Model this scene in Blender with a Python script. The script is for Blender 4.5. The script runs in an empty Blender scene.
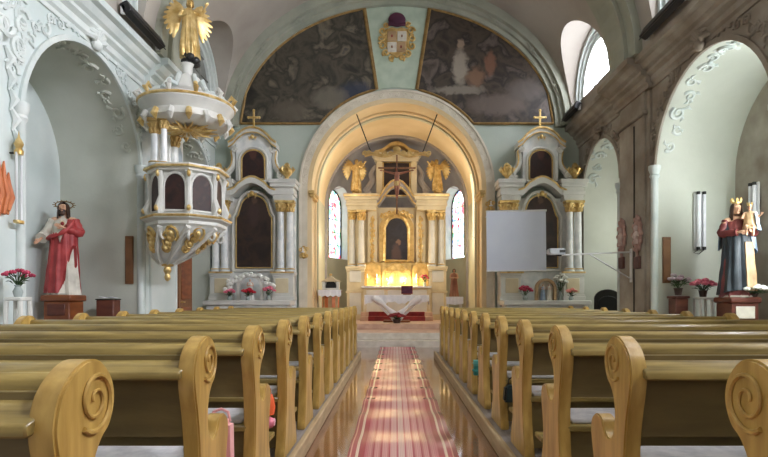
import bpy, bmesh, math, random
from mathutils import Vector, Matrix, Quaternion
random.seed(7)
PI = math.pi
R = math.radians
sc = bpy.context.scene
COL = sc.collection

# ------------------------------------------------------------------ helpers
def lin(c):
    return tuple(((v/255)/12.92 if v/255 <= 0.04045 else ((v/255+0.055)/1.055)**2.4) for v in c)

class MB:
    """collects shapes into one mesh"""
    def __init__(s):
        s.v = []; s.f = []
    def add(s, vs, fs):
        o = len(s.v)
        s.v += [tuple(v) for v in vs]
        s.f += [tuple(i+o for i in f) for f in fs]
        return s
    def box(s, x0, x1, y0, y1, z0, z1):
        vs = [(x, y, z) for z in (z0, z1) for y in (y0, y1) for x in (x0, x1)]
        return s.add(vs, [(0,2,3,1),(4,5,7,6),(0,1,5,4),(2,6,7,3),(0,4,6,2),(1,3,7,5)])
    def obox(s, c, size, rot=(0,0,0)):
        from mathutils import Euler
        m = Euler(rot).to_matrix(); c = Vector(c); h = [d/2 for d in size]
        vs = [c + m @ Vector((x*h[0], y*h[1], z*h[2])) for z in (-1,1) for y in (-1,1) for x in (-1,1)]
        return s.add(vs, [(0,2,3,1),(4,5,7,6),(0,1,5,4),(2,6,7,3),(0,4,6,2),(1,3,7,5)])
    def tube(s, pts, r, n=8, cap=True, flat=None):
        pts = [Vector(p) for p in pts]
        k = len(pts)
        rs = r if isinstance(r, (list, tuple)) else [r]*k
        up = None; rings = []
        for i, p in enumerate(pts):
            t = (pts[min(i+1,k-1)] - pts[max(i-1,0)])
            if t.length < 1e-9: t = Vector((0,0,1))
            t.normalize()
            if up is None:
                up = Vector((0,0,1)) if abs(t.z) < .9 else Vector((1,0,0))
                if flat is not None: up = Vector(flat)
            u = (up - t*up.dot(t))
            if u.length < 1e-6: u = t.orthogonal()
            u.normalize(); w = t.cross(u); up = u
            fl = .45 if flat is not None else 1
            rings.append([p + u*math.cos(a)*rs[i]*fl + w*math.sin(a)*rs[i] for a in [2*PI*j/n for j in range(n)]])
        return s.rings(rings, True, cap)
    def rings(s, rings, closed=True, cap=True):
        n = len(rings[0]); vs = [p for r in rings for p in r]; fs = []
        for i in range(len(rings)-1):
            for j in range(n if closed else n-1):
                a = i*n+j; b = i*n+(j+1) % n
                fs.append((a, b, b+n, a+n))
        if cap and closed:
            fs.append(tuple(range(n-1, -1, -1)))
            fs.append(tuple((len(rings)-1)*n + j for j in range(n)))
        return s.add(vs, fs)
    def lathe(s, prof, c=(0,0,0), n=20, sx=1, sy=1, a0=0, a1=2*PI):
        full = abs(a1-a0-2*PI) < 1e-6
        k = n if full else n+1
        rings = [[(c[0]+r*sx*math.cos(a), c[1]+r*sy*math.sin(a), c[2]+z) for a in [a0+(a1-a0)*j/n for j in range(k)]] for r, z in prof]
        return s.rings(rings, full, full)
    def prism(s, poly, plane, d0, d1):
        m = {'xz': lambda a,b,d: (a,d,b), 'yz': lambda a,b,d: (d,a,b), 'xy': lambda a,b,d: (a,b,d)}[plane]
        n = len(poly)
        vs = [m(a,b,d0) for a,b in poly] + [m(a,b,d1) for a,b in poly]
        fs = [tuple(range(n)), tuple(range(2*n-1, n-1, -1))] + [(i, (i+1)%n, n+(i+1)%n, n+i) for i in range(n)]
        return s.add(vs, fs)
    def band(s, outer, inner, plane, d0, d1, closed=False):
        """strip between two equal-length 2D lines, extruded"""
        n = len(outer)
        for i in range(n if closed else n-1):
            j = (i+1) % n
            s.prism([outer[i], outer[j], inner[j], inner[i]], plane, d0, d1)
        return s
    def ell(s, c, r, n=12, m=8):
        r = (r,r,r) if not isinstance(r,(tuple,list)) else r
        vs = [(c[0],c[1],c[2]-r[2])]; fs = []
        for i in range(1, m):
            th = -PI/2 + PI*i/m
            for j in range(n):
                a = 2*PI*j/n
                vs.append((c[0]+r[0]*math.cos(th)*math.cos(a), c[1]+r[1]*math.cos(th)*math.sin(a), c[2]+r[2]*math.sin(th)))
        vs.append((c[0],c[1],c[2]+r[2])); T = len(vs)-1
        for j in range(n):
            fs.append((0, 1+(j+1)%n, 1+j))
            for i in range(m-2):
                a = 1+i*n+j; b = 1+i*n+(j+1)%n
                fs.append((a,b,b+n,a+n))
            a = 1+(m-2)*n
            fs.append((a+j, a+(j+1)%n, T))
        return s.add(vs, fs)
    def sheet(s, grid, th=0):
        """grid of points; th gives thickness along normal-ish offset vector"""
        h = len(grid); w = len(grid[0])
        vs = [Vector(p) for row in grid for p in row]
        fs = [(i*w+j, i*w+j+1, (i+1)*w+j+1, (i+1)*w+j) for i in range(h-1) for j in range(w-1)]
        if th:
            N = [Vector((0,0,0)) for _ in vs]
            for f in fs:
                nn = (vs[f[1]]-vs[f[0]]).cross(vs[f[3]]-vs[f[0]])
                for i in f: N[i] += nn
            N = [x.normalized() if x.length > 1e-12 else Vector((0,0,1)) for x in N]
            k = len(vs)
            vs = vs + [v+N[i]*th for i, v in enumerate(vs)]
            fs2 = [tuple(i+k for i in reversed(f)) for f in fs]
            edge = []
            b = [j for j in range(w)] + [i*w+w-1 for i in range(1,h)] + [(h-1)*w+j for j in range(w-2,-1,-1)] + [i*w for i in range(h-2,0,-1)]
            for q in range(len(b)):
                a, c = b[q], b[(q+1)%len(b)]
                edge.append((c, a, a+k, c+k))
            fs = fs + fs2 + edge
        return s.add(vs, fs)
    def xform(s, M):
        s.v = [tuple(M @ Vector(v)) for v in s.v]; return s
    def merge(s, o):
        return s.add(o.v, o.f)
    def build(s, name, mat, parent=None, bevel=0, smooth=40, seg=1):
        me = bpy.data.meshes.new(name)
        bm = bmesh.new()
        vs = [bm.verts.new(v) for v in s.v]
        for f in s.f:
            try: bm.faces.new([vs[i] for i in f])
            except ValueError: pass
        bmesh.ops.recalc_face_normals(bm, faces=bm.faces)
        if bevel:
            es = [e for e in bm.edges if len(e.link_faces)==2 and e.calc_face_angle(0) > R(35)]
            bmesh.ops.bevel(bm, geom=es, offset=bevel, segments=seg, affect='EDGES', clamp_overlap=True)
        bm.to_mesh(me); bm.free()
        if smooth:
            me.polygons.foreach_set('use_smooth', [True]*len(me.polygons))
            me.set_sharp_from_angle(angle=R(smooth))
        for m in (mat if isinstance(mat,(list,tuple)) else [mat]): me.materials.append(m)
        o = bpy.data.objects.new(name, me); COL.objects.link(o)
        if parent is not None: o.parent = parent
        return o

def thing(name, label, cat, loc=(0,0,0), rz=0, group=None):
    o = bpy.data.objects.new(name, None); COL.objects.link(o)
    o.empty_display_size = .1
    o.location = loc; o.rotation_euler = (0,0,rz)
    o['label'] = label; o['category'] = cat
    if group: o['group'] = group
    return o
def tag(o, label, cat, group=None):
    o['label'] = label; o['category'] = cat
    if group: o['group'] = group
    return o
def struct(o):
    o['kind'] = 'structure'; return o
def dup(root, loc=None, rz=None, label=None):
    r = root.copy(); COL.objects.link(r)
    if loc is not None: r.location = loc
    if rz is not None: r.rotation_euler = (0,0,rz)
    if label: r['label'] = label
    def rec(a, b):
        for ch in list(a.children):
            c = ch.copy(); COL.objects.link(c); c.parent = b
            rec(ch, c)
    rec(root, r)
    return r

def crom(pts, k=6, closed=False):
    """Catmull-Rom through 2D/3D points"""
    P = [Vector(p) for p in pts]; n = len(P); out = []
    rng = range(n if closed else n-1)
    for i in rng:
        if closed: a,b,c,d = P[i-1],P[i],P[(i+1)%n],P[(i+2)%n]
        else: a,b,c,d = P[max(i-1,0)],P[i],P[i+1],P[min(i+2,n-1)]
        for j in range(k):
            t = j/k
            out.append(.5*((2*b)+(c-a)*t+(2*a-5*b+4*c-d)*t*t+(3*b-a-3*c+d)*t**3))
    if not closed: out.append(P[-1])
    return [tuple(p) for p in out]
def arc(cx, cz, r, a0, a1, n=16, rz=None):
    rz = r if rz is None else rz
    return [(cx+r*math.cos(a0+(a1-a0)*i/n), cz+rz*math.sin(a0+(a1-a0)*i/n)) for i in range(n+1)]
def arch_poly(c, half, z0, spring, n=20, rz=None):
    return [(c-half, z0)] + [(x,z) for x,z in arc(c, spring, half, PI, 0, n, rz)] + [(c+half, z0)]
def spiral(c, r, turns, a0=0, n=24, shrink=.85, d=1):
    return [(c[0]+r*(1-shrink*i/n)*math.cos(a0+d*turns*2*PI*i/n), c[1]+r*(1-shrink*i/n)*math.sin(a0+d*turns*2*PI*i/n)) for i in range(n+1)]

# ------------------------------------------------------------------ materials
MATS = {}
def mat(name, c1, c2=None, rough=.6, metal=0, scale=4, stretch=(1,1,1), bump=0, bscale=25, coat=0, lo=.35, hi=.65, detail=5, spec=.5, emit=None, es=0, sheen=0):
    if name in MATS: return MATS[name]
    m = bpy.data.materials.new(name); m.use_nodes = True
    nt = m.node_tree; b = nt.nodes['Principled BSDF']
    b.inputs['Roughness'].default_value = rough; b.inputs['Metallic'].default_value = metal
    b.inputs['Specular IOR Level'].default_value = spec
    if coat: b.inputs['Coat Weight'].default_value = coat; b.inputs['Coat Roughness'].default_value = .15
    if sheen: b.inputs['Sheen Weight'].default_value = sheen
    tc = nt.nodes.new('ShaderNodeTexCoord'); mp = nt.nodes.new('ShaderNodeMapping')
    mp.inputs['Scale'].default_value = stretch
    nt.links.new(tc.outputs['Object'], mp.inputs['Vector'])
    nz = nt.nodes.new('ShaderNodeTexNoise'); nz.inputs['Scale'].default_value = scale; nz.inputs['Detail'].default_value = detail
    nt.links.new(mp.outputs[0], nz.inputs['Vector'])
    cr = nt.nodes.new('ShaderNodeValToRGB')
    cr.color_ramp.elements[0].position = lo; cr.color_ramp.elements[1].position = hi
    cr.color_ramp.elements[0].color = (*lin(c1),1); cr.color_ramp.elements[1].color = (*lin(c2 or tuple(min(255,v*1.06) for v in c1)),1)
    nt.links.new(nz.outputs['Fac'], cr.inputs[0]); nt.links.new(cr.outputs[0], b.inputs['Base Color'])
    if bump:
        n2 = nt.nodes.new('ShaderNodeTexNoise'); n2.inputs['Scale'].default_value = bscale; n2.inputs['Detail'].default_value = 4
        nt.links.new(mp.outputs[0], n2.inputs['Vector'])
        bp = nt.nodes.new('ShaderNodeBump'); bp.inputs['Strength'].default_value = bump; bp.inputs['Distance'].default_value = .02
        nt.links.new(n2.outputs['Fac'], bp.inputs['Height']); nt.links.new(bp.outputs[0], b.inputs['Normal'])
    if emit:
        b.inputs['Emission Color'].default_value = (*lin(emit),1); b.inputs['Emission Strength'].default_value = es
    MATS[name] = m
    return m

M_wall   = mat('painted_plaster_pale', (196,207,204), (212,219,216), .8, scale=1.2, bump=.15, bscale=18)
M_staindim = mat('damp_stained_plaster', (140,128,114), (182,175,162), .85, scale=1.3, bump=.15, bscale=14, lo=.38, hi=.66, detail=8)  # brown stains, with the right side's shade worked into the colour too
M_niche  = mat('painted_plaster_green', (188,192,180), (204,207,196), .85, scale=.9, bump=.12)
M_end    = mat('end_wall_sage', (170,182,170), (184,194,184), .85, scale=1.0, bump=.12)
M_vault  = mat('vault_plaster_grey', (158,150,140), (178,172,162), .9, scale=.7, bump=.1)
M_stucco = mat('stucco_white', (198,208,205), (216,221,217), .75, scale=3, bump=.2)
M_rib    = mat('rib_sage', (148,152,138), (166,168,152), .85, scale=1.5)
M_yellow = mat('chancel_ochre', (216,192,146), (228,206,164), .75, scale=1.1, bump=.1)
M_chwall = mat('chancel_wall_beige', (184,180,152), (200,196,168), .85, scale=1.1, bump=.1)
M_apse   = mat('apse_grey', (150,146,146), (176,170,164), .85, scale=1.6, bump=.1)
M_white  = mat('white_lacquer', (206,206,200), (222,221,214), .45, scale=3)
M_marble = mat('marble_blueish', (212,217,217), (236,237,235), .3, scale=5, lo=.4, hi=.6)
M_cream  = mat('cream_paint', (206,192,158), (222,210,178), .5, scale=3)
M_gold   = mat('gilding', (204,168,98), (240,214,152), .36, metal=.65, scale=9, bump=.2)
M_goldp  = mat('gold_paint', (182,150,90), (214,184,122), .5, metal=.3, scale=7)
M_archw  = mat('arch_stucco_warm', (206,198,180), (222,214,198), .75, scale=3, bump=.15)
M_bronze = mat('dull_gilt_frame', (128,100,56), (156,126,74), .5, metal=.3, scale=8)
M_dark   = mat('dark_iron', (26,24,24), (38,36,34), .5)
M_black  = mat('black_housing', (18,18,20), (30,30,32), .45)
M_brown  = mat('brown_board', (112,74,44), (136,92,56), .5, scale=3, stretch=(6,6,.8))
M_redw   = mat('dark_red_wood', (84,40,30), (110,58,40), .45, scale=3, stretch=(1,1,4))
M_mahog  = mat('varnished_wood', (112,58,30), (146,84,44), .4, scale=3, stretch=(1,1,4))
M_cloth  = mat('white_linen', (226,228,234), (240,240,244), .85, scale=10)
M_screen = mat('screen_fabric', (206,211,226), (212,217,230), .9, scale=2)
M_skin   = mat('painted_skin', (206,160,128), (220,176,146), .5, scale=8)
M_hair   = mat('painted_hair', (52,34,24), (74,48,32), .5, scale=20)
M_redrobe= mat('red_mantle', (150,44,48), (186,72,70), .5, scale=5)
M_cream2 = mat('cream_robe', (196,190,176), (222,216,202), .55, scale=6)
M_navy   = mat('navy_mantle', (28,36,44), (46,56,64), .5, scale=5)
M_blue   = mat('pale_blue_mantle', (120,140,164), (168,182,196), .5, scale=6)
M_tan    = mat('tan_robe', (158,128,92), (184,154,116), .5, scale=5)
M_crim   = mat('crimson', (120,26,34), (150,42,46), .6, scale=6)
M_flesh  = mat('corpus_brown', (132,78,58), (164,106,80), .5, scale=9)
M_leaf   = mat('leaf_green', (36,62,34), (70,98,52), .6, scale=12)
M_pink   = mat('pink_petals', (214,96,120), (236,140,158), .6, scale=14)
M_redfl  = mat('red_petals', (170,20,40), (206,40,60), .6, scale=14)
M_whfl   = mat('white_petals', (222,226,218), (244,244,238), .6, scale=14)
M_mixfl  = mat('magenta_petals', (160,32,66), (206,70,100), .6, scale=14)
M_pot    = mat('dark_pot', (52,38,34), (72,52,44), .5)
M_glassv = mat('glass_vase', (150,160,158), (176,186,182), .2)
M_silver = mat('white_metal', (214,216,218), (228,229,230), .35, metal=.2)
M_terra  = mat('terracotta_wood', (176,92,48), (206,124,74), .5, scale=6)
M_pinkst = mat('pink_stucco', (168,132,122), (190,156,146), .7, scale=8)
M_grey   = mat('grey_pad', (178,178,180), (204,203,202), .9, scale=14)
M_wood   = mat('pew_pine', (122,104,56), (166,144,82), .36, scale=2.2, stretch=(1.2,9,9), bump=.06, bscale=6, coat=.15)
M_wood2  = mat('pew_pine_end', (166,132,64), (202,168,94), .36, scale=2.2, stretch=(7,7,1.2), bump=.05, bscale=6, coat=.15)
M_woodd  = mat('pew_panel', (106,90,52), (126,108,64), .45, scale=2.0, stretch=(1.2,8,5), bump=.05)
M_sand   = mat('grey_stone_step', (206,196,182), (226,218,206), .5, scale=6, bump=.1)
M_pinkfl = mat('chancel_floor_stone', (196,160,140), (220,190,168), .45, scale=4)
M_plat   = mat('grey_floorboards', (126,118,112), (158,150,144), .55, scale=3, stretch=(8,1,1))
M_trimw  = mat('platform_edge_wood', (170,148,112), (194,172,134), .5, scale=3, stretch=(6,1,6))
M_purple = mat('purple_cloth', (70,30,52), (92,42,66), .8)

def node_mat(name, rough=.6):
    m = bpy.data.materials.new(name); m.use_nodes = True
    nt = m.node_tree; b = nt.nodes['Principled BSDF']; b.inputs['Roughness'].default_value = rough
    return m, nt, b
def mnode(nt, op, a, b=None, c=None):
    n = nt.nodes.new('ShaderNodeMath'); n.operation = op
    for i, x in enumerate((a,b,c)):
        if x is None: continue
        if isinstance(x,(int,float)): n.inputs[i].default_value = x
        else: nt.links.new(x, n.inputs[i])
    return n.outputs[0]
def mix(nt, fac, a, b):
    n = nt.nodes.new('ShaderNodeMix'); n.data_type = 'RGBA'
    for i, x in ((0,fac),(6,a),(7,b)):
        if isinstance(x,tuple): n.inputs[i].default_value = (*x,1) if len(x)==3 else x
        elif isinstance(x,(int,float)): n.inputs[i].default_value = x
        else: nt.links.new(x, n.inputs[i])
    return n.outputs[2]
def noise(nt, vec, scale, detail=5, out='Fac', dist=0):
    n = nt.nodes.new('ShaderNodeTexNoise'); n.inputs['Scale'].default_value = scale; n.inputs['Detail'].default_value = detail
    n.inputs['Distortion'].default_value = dist
    nt.links.new(vec, n.inputs['Vector']); return n.outputs[out]
def ramp(nt, fac, els, interp='LINEAR'):
    n = nt.nodes.new('ShaderNodeValToRGB'); n.color_ramp.interpolation = interp
    e = n.color_ramp.elements
    while len(e) < len(els): e.new(.5)
    for i,(p,c) in enumerate(els):
        e[i].position = p; e[i].color = (*lin(c),1)
    nt.links.new(fac, n.inputs[0]); return n.outputs[0]

# floor: polished brown-red stone slabs
M_floor, nt, b = node_mat('polished_slab_floor', .16)
tc = nt.nodes.new('ShaderNodeTexCoord'); V = tc.outputs['Object']
br = nt.nodes.new('ShaderNodeTexBrick'); br.offset = 0; br.squash = 1
br.inputs['Scale'].default_value = 1; br.inputs['Brick Width'].default_value = .42; br.inputs['Row Height'].default_value = .42
br.inputs['Mortar Size'].default_value = .006
br.inputs['Color1'].default_value = (*lin((122,74,54)),1); br.inputs['Color2'].default_value = (*lin((150,98,66)),1); br.inputs['Mortar'].default_value = (*lin((60,42,34)),1)
nt.links.new(V, br.inputs['Vector'])
n1 = noise(nt, V, 2.4, 6, dist=.6)
c = mix(nt, mnode(nt,'MULTIPLY', n1, .75), br.outputs['Color'], ramp(nt, n1, [(.36,(66,36,30)),(.5,(108,68,48)),(.64,(168,128,96))]))
nt.links.new(c, b.inputs['Base Color'])
nt.links.new(mnode(nt,'MULTIPLY_ADD', noise(nt, V, 5, 4), .2, .05), b.inputs['Roughness'])
b.inputs['Coat Weight'].default_value = .7; b.inputs['Coat Roughness'].default_value = .07
bp = nt.nodes.new('ShaderNodeBump'); bp.inputs['Strength'].default_value = .05; bp.inputs['Distance'].default_value = .02
nt.links.new(noise(nt, V, 9, 2), bp.inputs['Height']); nt.links.new(bp.outputs[0], b.inputs['Normal'])

# carpet: red striped runner
M_carpet, nt, b = node_mat('striped_runner', .7)
tc = nt.nodes.new('ShaderNodeTexCoord'); V = tc.outputs['Object']
sx = nt.nodes.new('ShaderNodeSeparateXYZ'); nt.links.new(V, sx.inputs[0])
ax = mnode(nt,'ABSOLUTE', sx.outputs[0])
fac = mnode(nt,'DIVIDE', ax, .46)
base = ramp(nt, fac, [(0,(222,190,184)),(.05,(226,196,188)),(.07,(176,40,70)),(.1,(222,180,176)),(.2,(222,176,172)),(.21,(160,20,54)),(.27,(214,160,158)),(.35,(208,150,150)),(.36,(156,18,52)),(.42,(208,150,150)),(.49,(206,144,146)),(.5,(150,14,46)),(.56,(202,138,142)),(.66,(186,96,112)),(.67,(150,14,52)),(.77,(150,14,52)),(.78,(224,200,180)),(.82,(224,200,180)),(.83,(144,8,44)),(.9,(144,8,44)),(.91,(196,130,124)),(.925,(196,130,124)),(.93,(120,6,30)),(1,(120,6,30))][:32])
st = mnode(nt,'SINE', mnode(nt,'MULTIPLY', sx.outputs[0], 420))
c = mix(nt, mnode(nt,'MULTIPLY', mnode(nt,'GREATER_THAN', st, .3), .3), base, lin((150,40,62)))
nt.links.new(c, b.inputs['Base Color'])
b.inputs['Coat Weight'].default_value = .9; b.inputs['Coat Roughness'].default_value = .22
bp = nt.nodes.new('ShaderNodeBump'); bp.inputs['Strength'].default_value = .12; bp.inputs['Distance'].default_value = .01
nt.links.new(noise(nt, V, 160, 2), bp.inputs['Height']); nt.links.new(bp.outputs[0], b.inputs['Normal'])

def painting_mat(name, cols, scale=1.6, blobs=(), rough=.5):
    """dim oil painting: cloudy masses plus soft figure blobs (x, z, rx, rz, colour) in object space"""
    m, nt, b = node_mat(name, rough)
    tc = nt.nodes.new('ShaderNodeTexCoord'); V = tc.outputs['Object']
    n1 = noise(nt, V, scale, 10, dist=.45)
    c = ramp(nt, n1, [(.28+.44*i/(len(cols)-1), k) for i,k in enumerate(cols)])
    wob = noise(nt, V, scale*3, 6, 'Color', .5)
    vm = nt.nodes.new('ShaderNodeVectorMath'); vm.operation = 'MULTIPLY_ADD'
    vm.inputs[1].default_value = (.5/scale,)*3
    nt.links.new(wob, vm.inputs[0]); nt.links.new(V, vm.inputs[2])
    sx = nt.nodes.new('ShaderNodeSeparateXYZ'); nt.links.new(vm.outputs[0], sx.inputs[0])
    o = .25/scale
    for x,z,rx,rz,k in blobs:
        dx = mnode(nt,'DIVIDE', mnode(nt,'SUBTRACT', sx.outputs[0], x+o), rx)
        dz = mnode(nt,'DIVIDE', mnode(nt,'SUBTRACT', sx.outputs[2], z+o), rz)
        d = mnode(nt,'ADD', mnode(nt,'MULTIPLY',dx,dx), mnode(nt,'MULTIPLY',dz,dz))
        f = nt.nodes.new('ShaderNodeMapRange'); f.inputs[1].default_value = .35; f.inputs[2].default_value = 1.1; f.inputs[3].default_value = .85; f.inputs[4].default_value = 0
        nt.links.new(d, f.inputs[0])
        c = mix(nt, f.outputs[0], c, lin(k))
    nt.links.new(c, b.inputs['Base Color'])
    return m

def glass_mat(name, strength, stained=False, col=(236,240,255)):
    m, nt, b = node_mat(name, .3)
    b.inputs['Base Color'].default_value = (*lin(col),1)
    b.inputs['Emission Strength'].default_value = strength
    if stained:
        tc = nt.nodes.new('ShaderNodeTexCoord'); V = tc.outputs['Object']
        vo = nt.nodes.new('ShaderNodeTexVoronoi'); vo.inputs['Scale'].default_value = 9
        nt.links.new(V, vo.inputs['Vector'])
        sc_ = nt.nodes.new('ShaderNodeSeparateColor'); nt.links.new(vo.outputs['Color'], sc_.inputs[0])
        hue = ramp(nt, sc_.outputs[0], [(0,(238,244,250)),(.42,(238,244,250)),(.45,(90,170,120)),(.58,(90,170,120)),(.6,(214,60,80)),(.72,(214,60,80)),(.74,(236,226,180)),(.86,(120,160,220)),(1,(240,244,250))], 'CONSTANT')
        nt.links.new(hue, b.inputs['Emission Color'])
    else:
        b.inputs['Emission Color'].default_value = (*lin(col),1)
    return m
# ------------------------------------------------------------------ camera
F = 550.0; CX = -.055; CH = 1.3; K = 1.2     # the building is laid out in units of 1.2 m and scaled up at the end; pews and runner are in metres
METRES = []
cam = bpy.data.cameras.new('camera'); co = bpy.data.objects.new('camera', cam); COL.objects.link(co)
cam.sensor_width = 36; cam.lens = F/768*36
cam.shift_x = -11/768; cam.shift_y = 69.5/768; cam.clip_start = .02
co.location = (CX, 0, CH); co.rotation_euler = (R(90), 0, 0)
sc.camera = co
def PX(px, py, Y):          # where a point seen at (px, py) stands if it is Y metres down the nave
    return (CX/K+(px-395)*Y/F, CH/K+(298-py)*Y/F)

W = 4.4; YE = 13.3; ZC = 5.2; YB = -2.0; A_V = 4.12; B_V = 3.35

# ------------------------------------------------------------------ shell by cutting solids
def cut(base, cutters):
    dg = bpy.context.evaluated_depsgraph_get()
    for c in cutters:
        md = base.modifiers.new('b','BOOLEAN'); md.operation = 'DIFFERENCE'; md.object = c; md.solver = 'EXACT'
    bpy.context.view_layer.update()
    dg = bpy.context.evaluated_depsgraph_get()
    me = bpy.data.meshes.new_from_object(base.evaluated_get(dg))
    base.modifiers.clear(); old = base.data; base.data = me
    for c in cutters: bpy.data.objects.remove(c, do_unlink=True)
    return base
def setmats(o, mats, fn):
    me = o.data; me.materials.clear()
    for m in mats: me.materials.append(m)
    for p in me.polygons: p.material_index = fn(p.center, p.normal)
    me.polygons.foreach_set('use_smooth', [True]*len(me.polygons))
    me.set_sharp_from_angle(angle=R(28))

NICHES = [(7.885, 1.485, 3.14, 5.75), (11.9, 1.05, 3.45, 5.6)]
for sgn, nm in ((-1,'wall_left'),(1,'wall_right')):
    b_ = MB().box(min(sgn*W,sgn*6), max(sgn*W,sgn*6), YB, YE, 0, ZC+.02).build(nm, M_wall, smooth=0)
    cs = []
    for (c, hw, sp, dx) in NICHES:
        x0, x1 = sorted((sgn*(W-.3), sgn*dx))
        cs.append(MB().prism(arch_poly(c, hw, -.2, sp, 28), 'yz', x0, x1).build('cutter', M_wall, smooth=0))
    cut(b_, cs)
    setmats(b_, [M_wall if sgn < 0 else M_staindim, M_niche], lambda c, n: 1 if abs(c.x) > W+.02 and (abs(n.x) < .5) else 0)
    struct(b_)

# vault with window tunnels
WINS = [(.2, .95, 5.95), (3.9, .95, 5.95), (7.9, .95, 5.95), (11.74, 1.15, 5.72)]
v_ = MB().box(-6, 6, YB, YE, ZC, 9.3).build('ceiling', M_vault, smooth=0)
cs = [MB().prism([(A_V*math.cos(a), ZC-.001+B_V*math.sin(a)) for a in [PI*i/48 for i in range(49)]]+[(-A_V,ZC-1),(A_V,ZC-1)], 'xz', YB-1, YE+1).build('cutter', M_vault, smooth=0)]
for sgn in (-1,1):
    for (c, hw, sp) in WINS:
        x0, x1 = sorted((sgn*2.2, sgn*4.36))
        cs.append(MB().prism(arch_poly(c, hw, 5.5, sp, 24), 'yz', x0, x1).build('cutter', M_vault, smooth=0))
cut(v_, cs)
setmats(v_, [M_vault, M_wall], lambda c, n: 0)
struct(v_)

# end wall with chancel arch
RA = 2.1; ZA = 3.75
e_ = MB().box(-6, 6, YE, YE+.7, 0, 9.3).build('wall_end', M_end, smooth=0)
cut(e_, [MB().prism(arch_poly(0, RA, -.5, ZA, 40), 'xz', YE-1, YE+2).build('cutter', M_end, smooth=0)])
setmats(e_, [M_end, M_yellow], lambda c, n: 1 if (c.y > YE+.05 and (c.x**2+max(0,c.z-ZA)**2) < (RA+.05)**2) else 0)
struct(e_)

# chancel body: barrel then round apse under a half dome, two windows in the apse
YA = 16.2
c_ = MB().box(-3.6, 3.6, YE+.7, 19.2, 0, 7).build('wall_chancel', M_chwall, smooth=0)
cs = [MB().prism(arch_poly(0, RA, -.5, ZA, 40), 'xz', YE, YA).build('cutter', M_apse, smooth=0)]
n = 36
dome = [(0,0)]
cs.append(MB().lathe([(RA-.002, -.6),(RA-.002, ZA)]+[(max(.001,(RA-.002)*math.cos(t)), ZA+(RA-.002)*math.sin(t)) for t in [PI/2*i/12 for i in range(1,13)]], (0, YA-.02, 0), 48).build('cutter', M_apse, smooth=0))
APW = []
for sgn in (-1,1):
    th = R(63); d = Vector((sgn*math.sin(th), math.cos(th), 0)); t = Vector((-d.y*sgn, d.x*sgn, 0))
    base = Vector((0,YA,0))
    prof = arch_poly(0, .66, 2.2, 3.95, 16); prof2 = arch_poly(0, .50, 2.36, 3.98, 16)
    r1 = [base + d*1.5 + t*a + Vector((0,0,z)) for a,z in prof]
    r2 = [base + d*2.32 + t*a + Vector((0,0,z)) for a,z in prof2]
    k = len(r1)
    m = MB(); m.add(r1+r2, [tuple(range(k)), tuple(range(2*k-1,k-1,-1))]+[(i,(i+1)%k,k+(i+1)%k,k+i) for i in range(k)])
    cs.append(m.build('cutter', M_apse, smooth=0))
    APW.append((base+d*2.30, d, t))
cs.append(MB().prism(arch_poly(14.8, .42, 2.7, 4.0, 14), 'yz', 1.8, 2.62).build('cutter', M_apse, smooth=0))
cut(c_, cs)
def fchan(c, n):
    if c.y < YA-.05:
        return 1 if c.z > ZA-.2 else 0
    if (Vector((c.x, c.y-YA)).length > RA+.01 and 2 < c.z < 4.8): return 3
    return 2 if c.z > 3.3 else 0
setmats(c_, [M_chwall, M_yellow, M_apse, M_stucco], fchan)
struct(c_)

TR = [0]
def trim(m, mt, **k):
    TR[0] += 1
    return struct(m.build('trim_%d' % TR[0], mt, **k))
WN = [0]
def window_name():
    WN[0] += 1; return 'window_%d' % WN[0]

# apse windows: stained panes with bars
M_stain = glass_mat('stained_glass', 3.2, True)
for i, (p, d, t) in enumerate(APW):
    prof = arch_poly(0, .505, 2.35, 3.98, 16)
    m = MB(); k = len(prof)
    a1 = [p + t*a + Vector((0,0,z)) for a,z in prof]; a2 = [q - d*.02 for q in a1]
    m.add(a1+a2, [tuple(range(k)), tuple(range(2*k-1,k-1,-1))]+[(i2,(i2+1)%k,k+(i2+1)%k,k+i2) for i2 in range(k)])
    w = struct(m.build(window_name(), M_stain, smooth=0))
    g = MB()
    for z in (2.75,3.15,3.55,3.95): g.tube([p-d*.03+t*-.49+Vector((0,0,z)), p-d*.03+t*.49+Vector((0,0,z))], .012, 6)
    for a in (-.17,.17): g.tube([p-d*.03+t*a+Vector((0,0,2.4)), p-d*.03+t*a+Vector((0,0,4.42))], .012, 6)
    g.tube([p-d*.03+t*a+Vector((0,0,z)) for a,z in prof], .03, 6)
    g.build('window_bars', M_dark, w)

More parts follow.
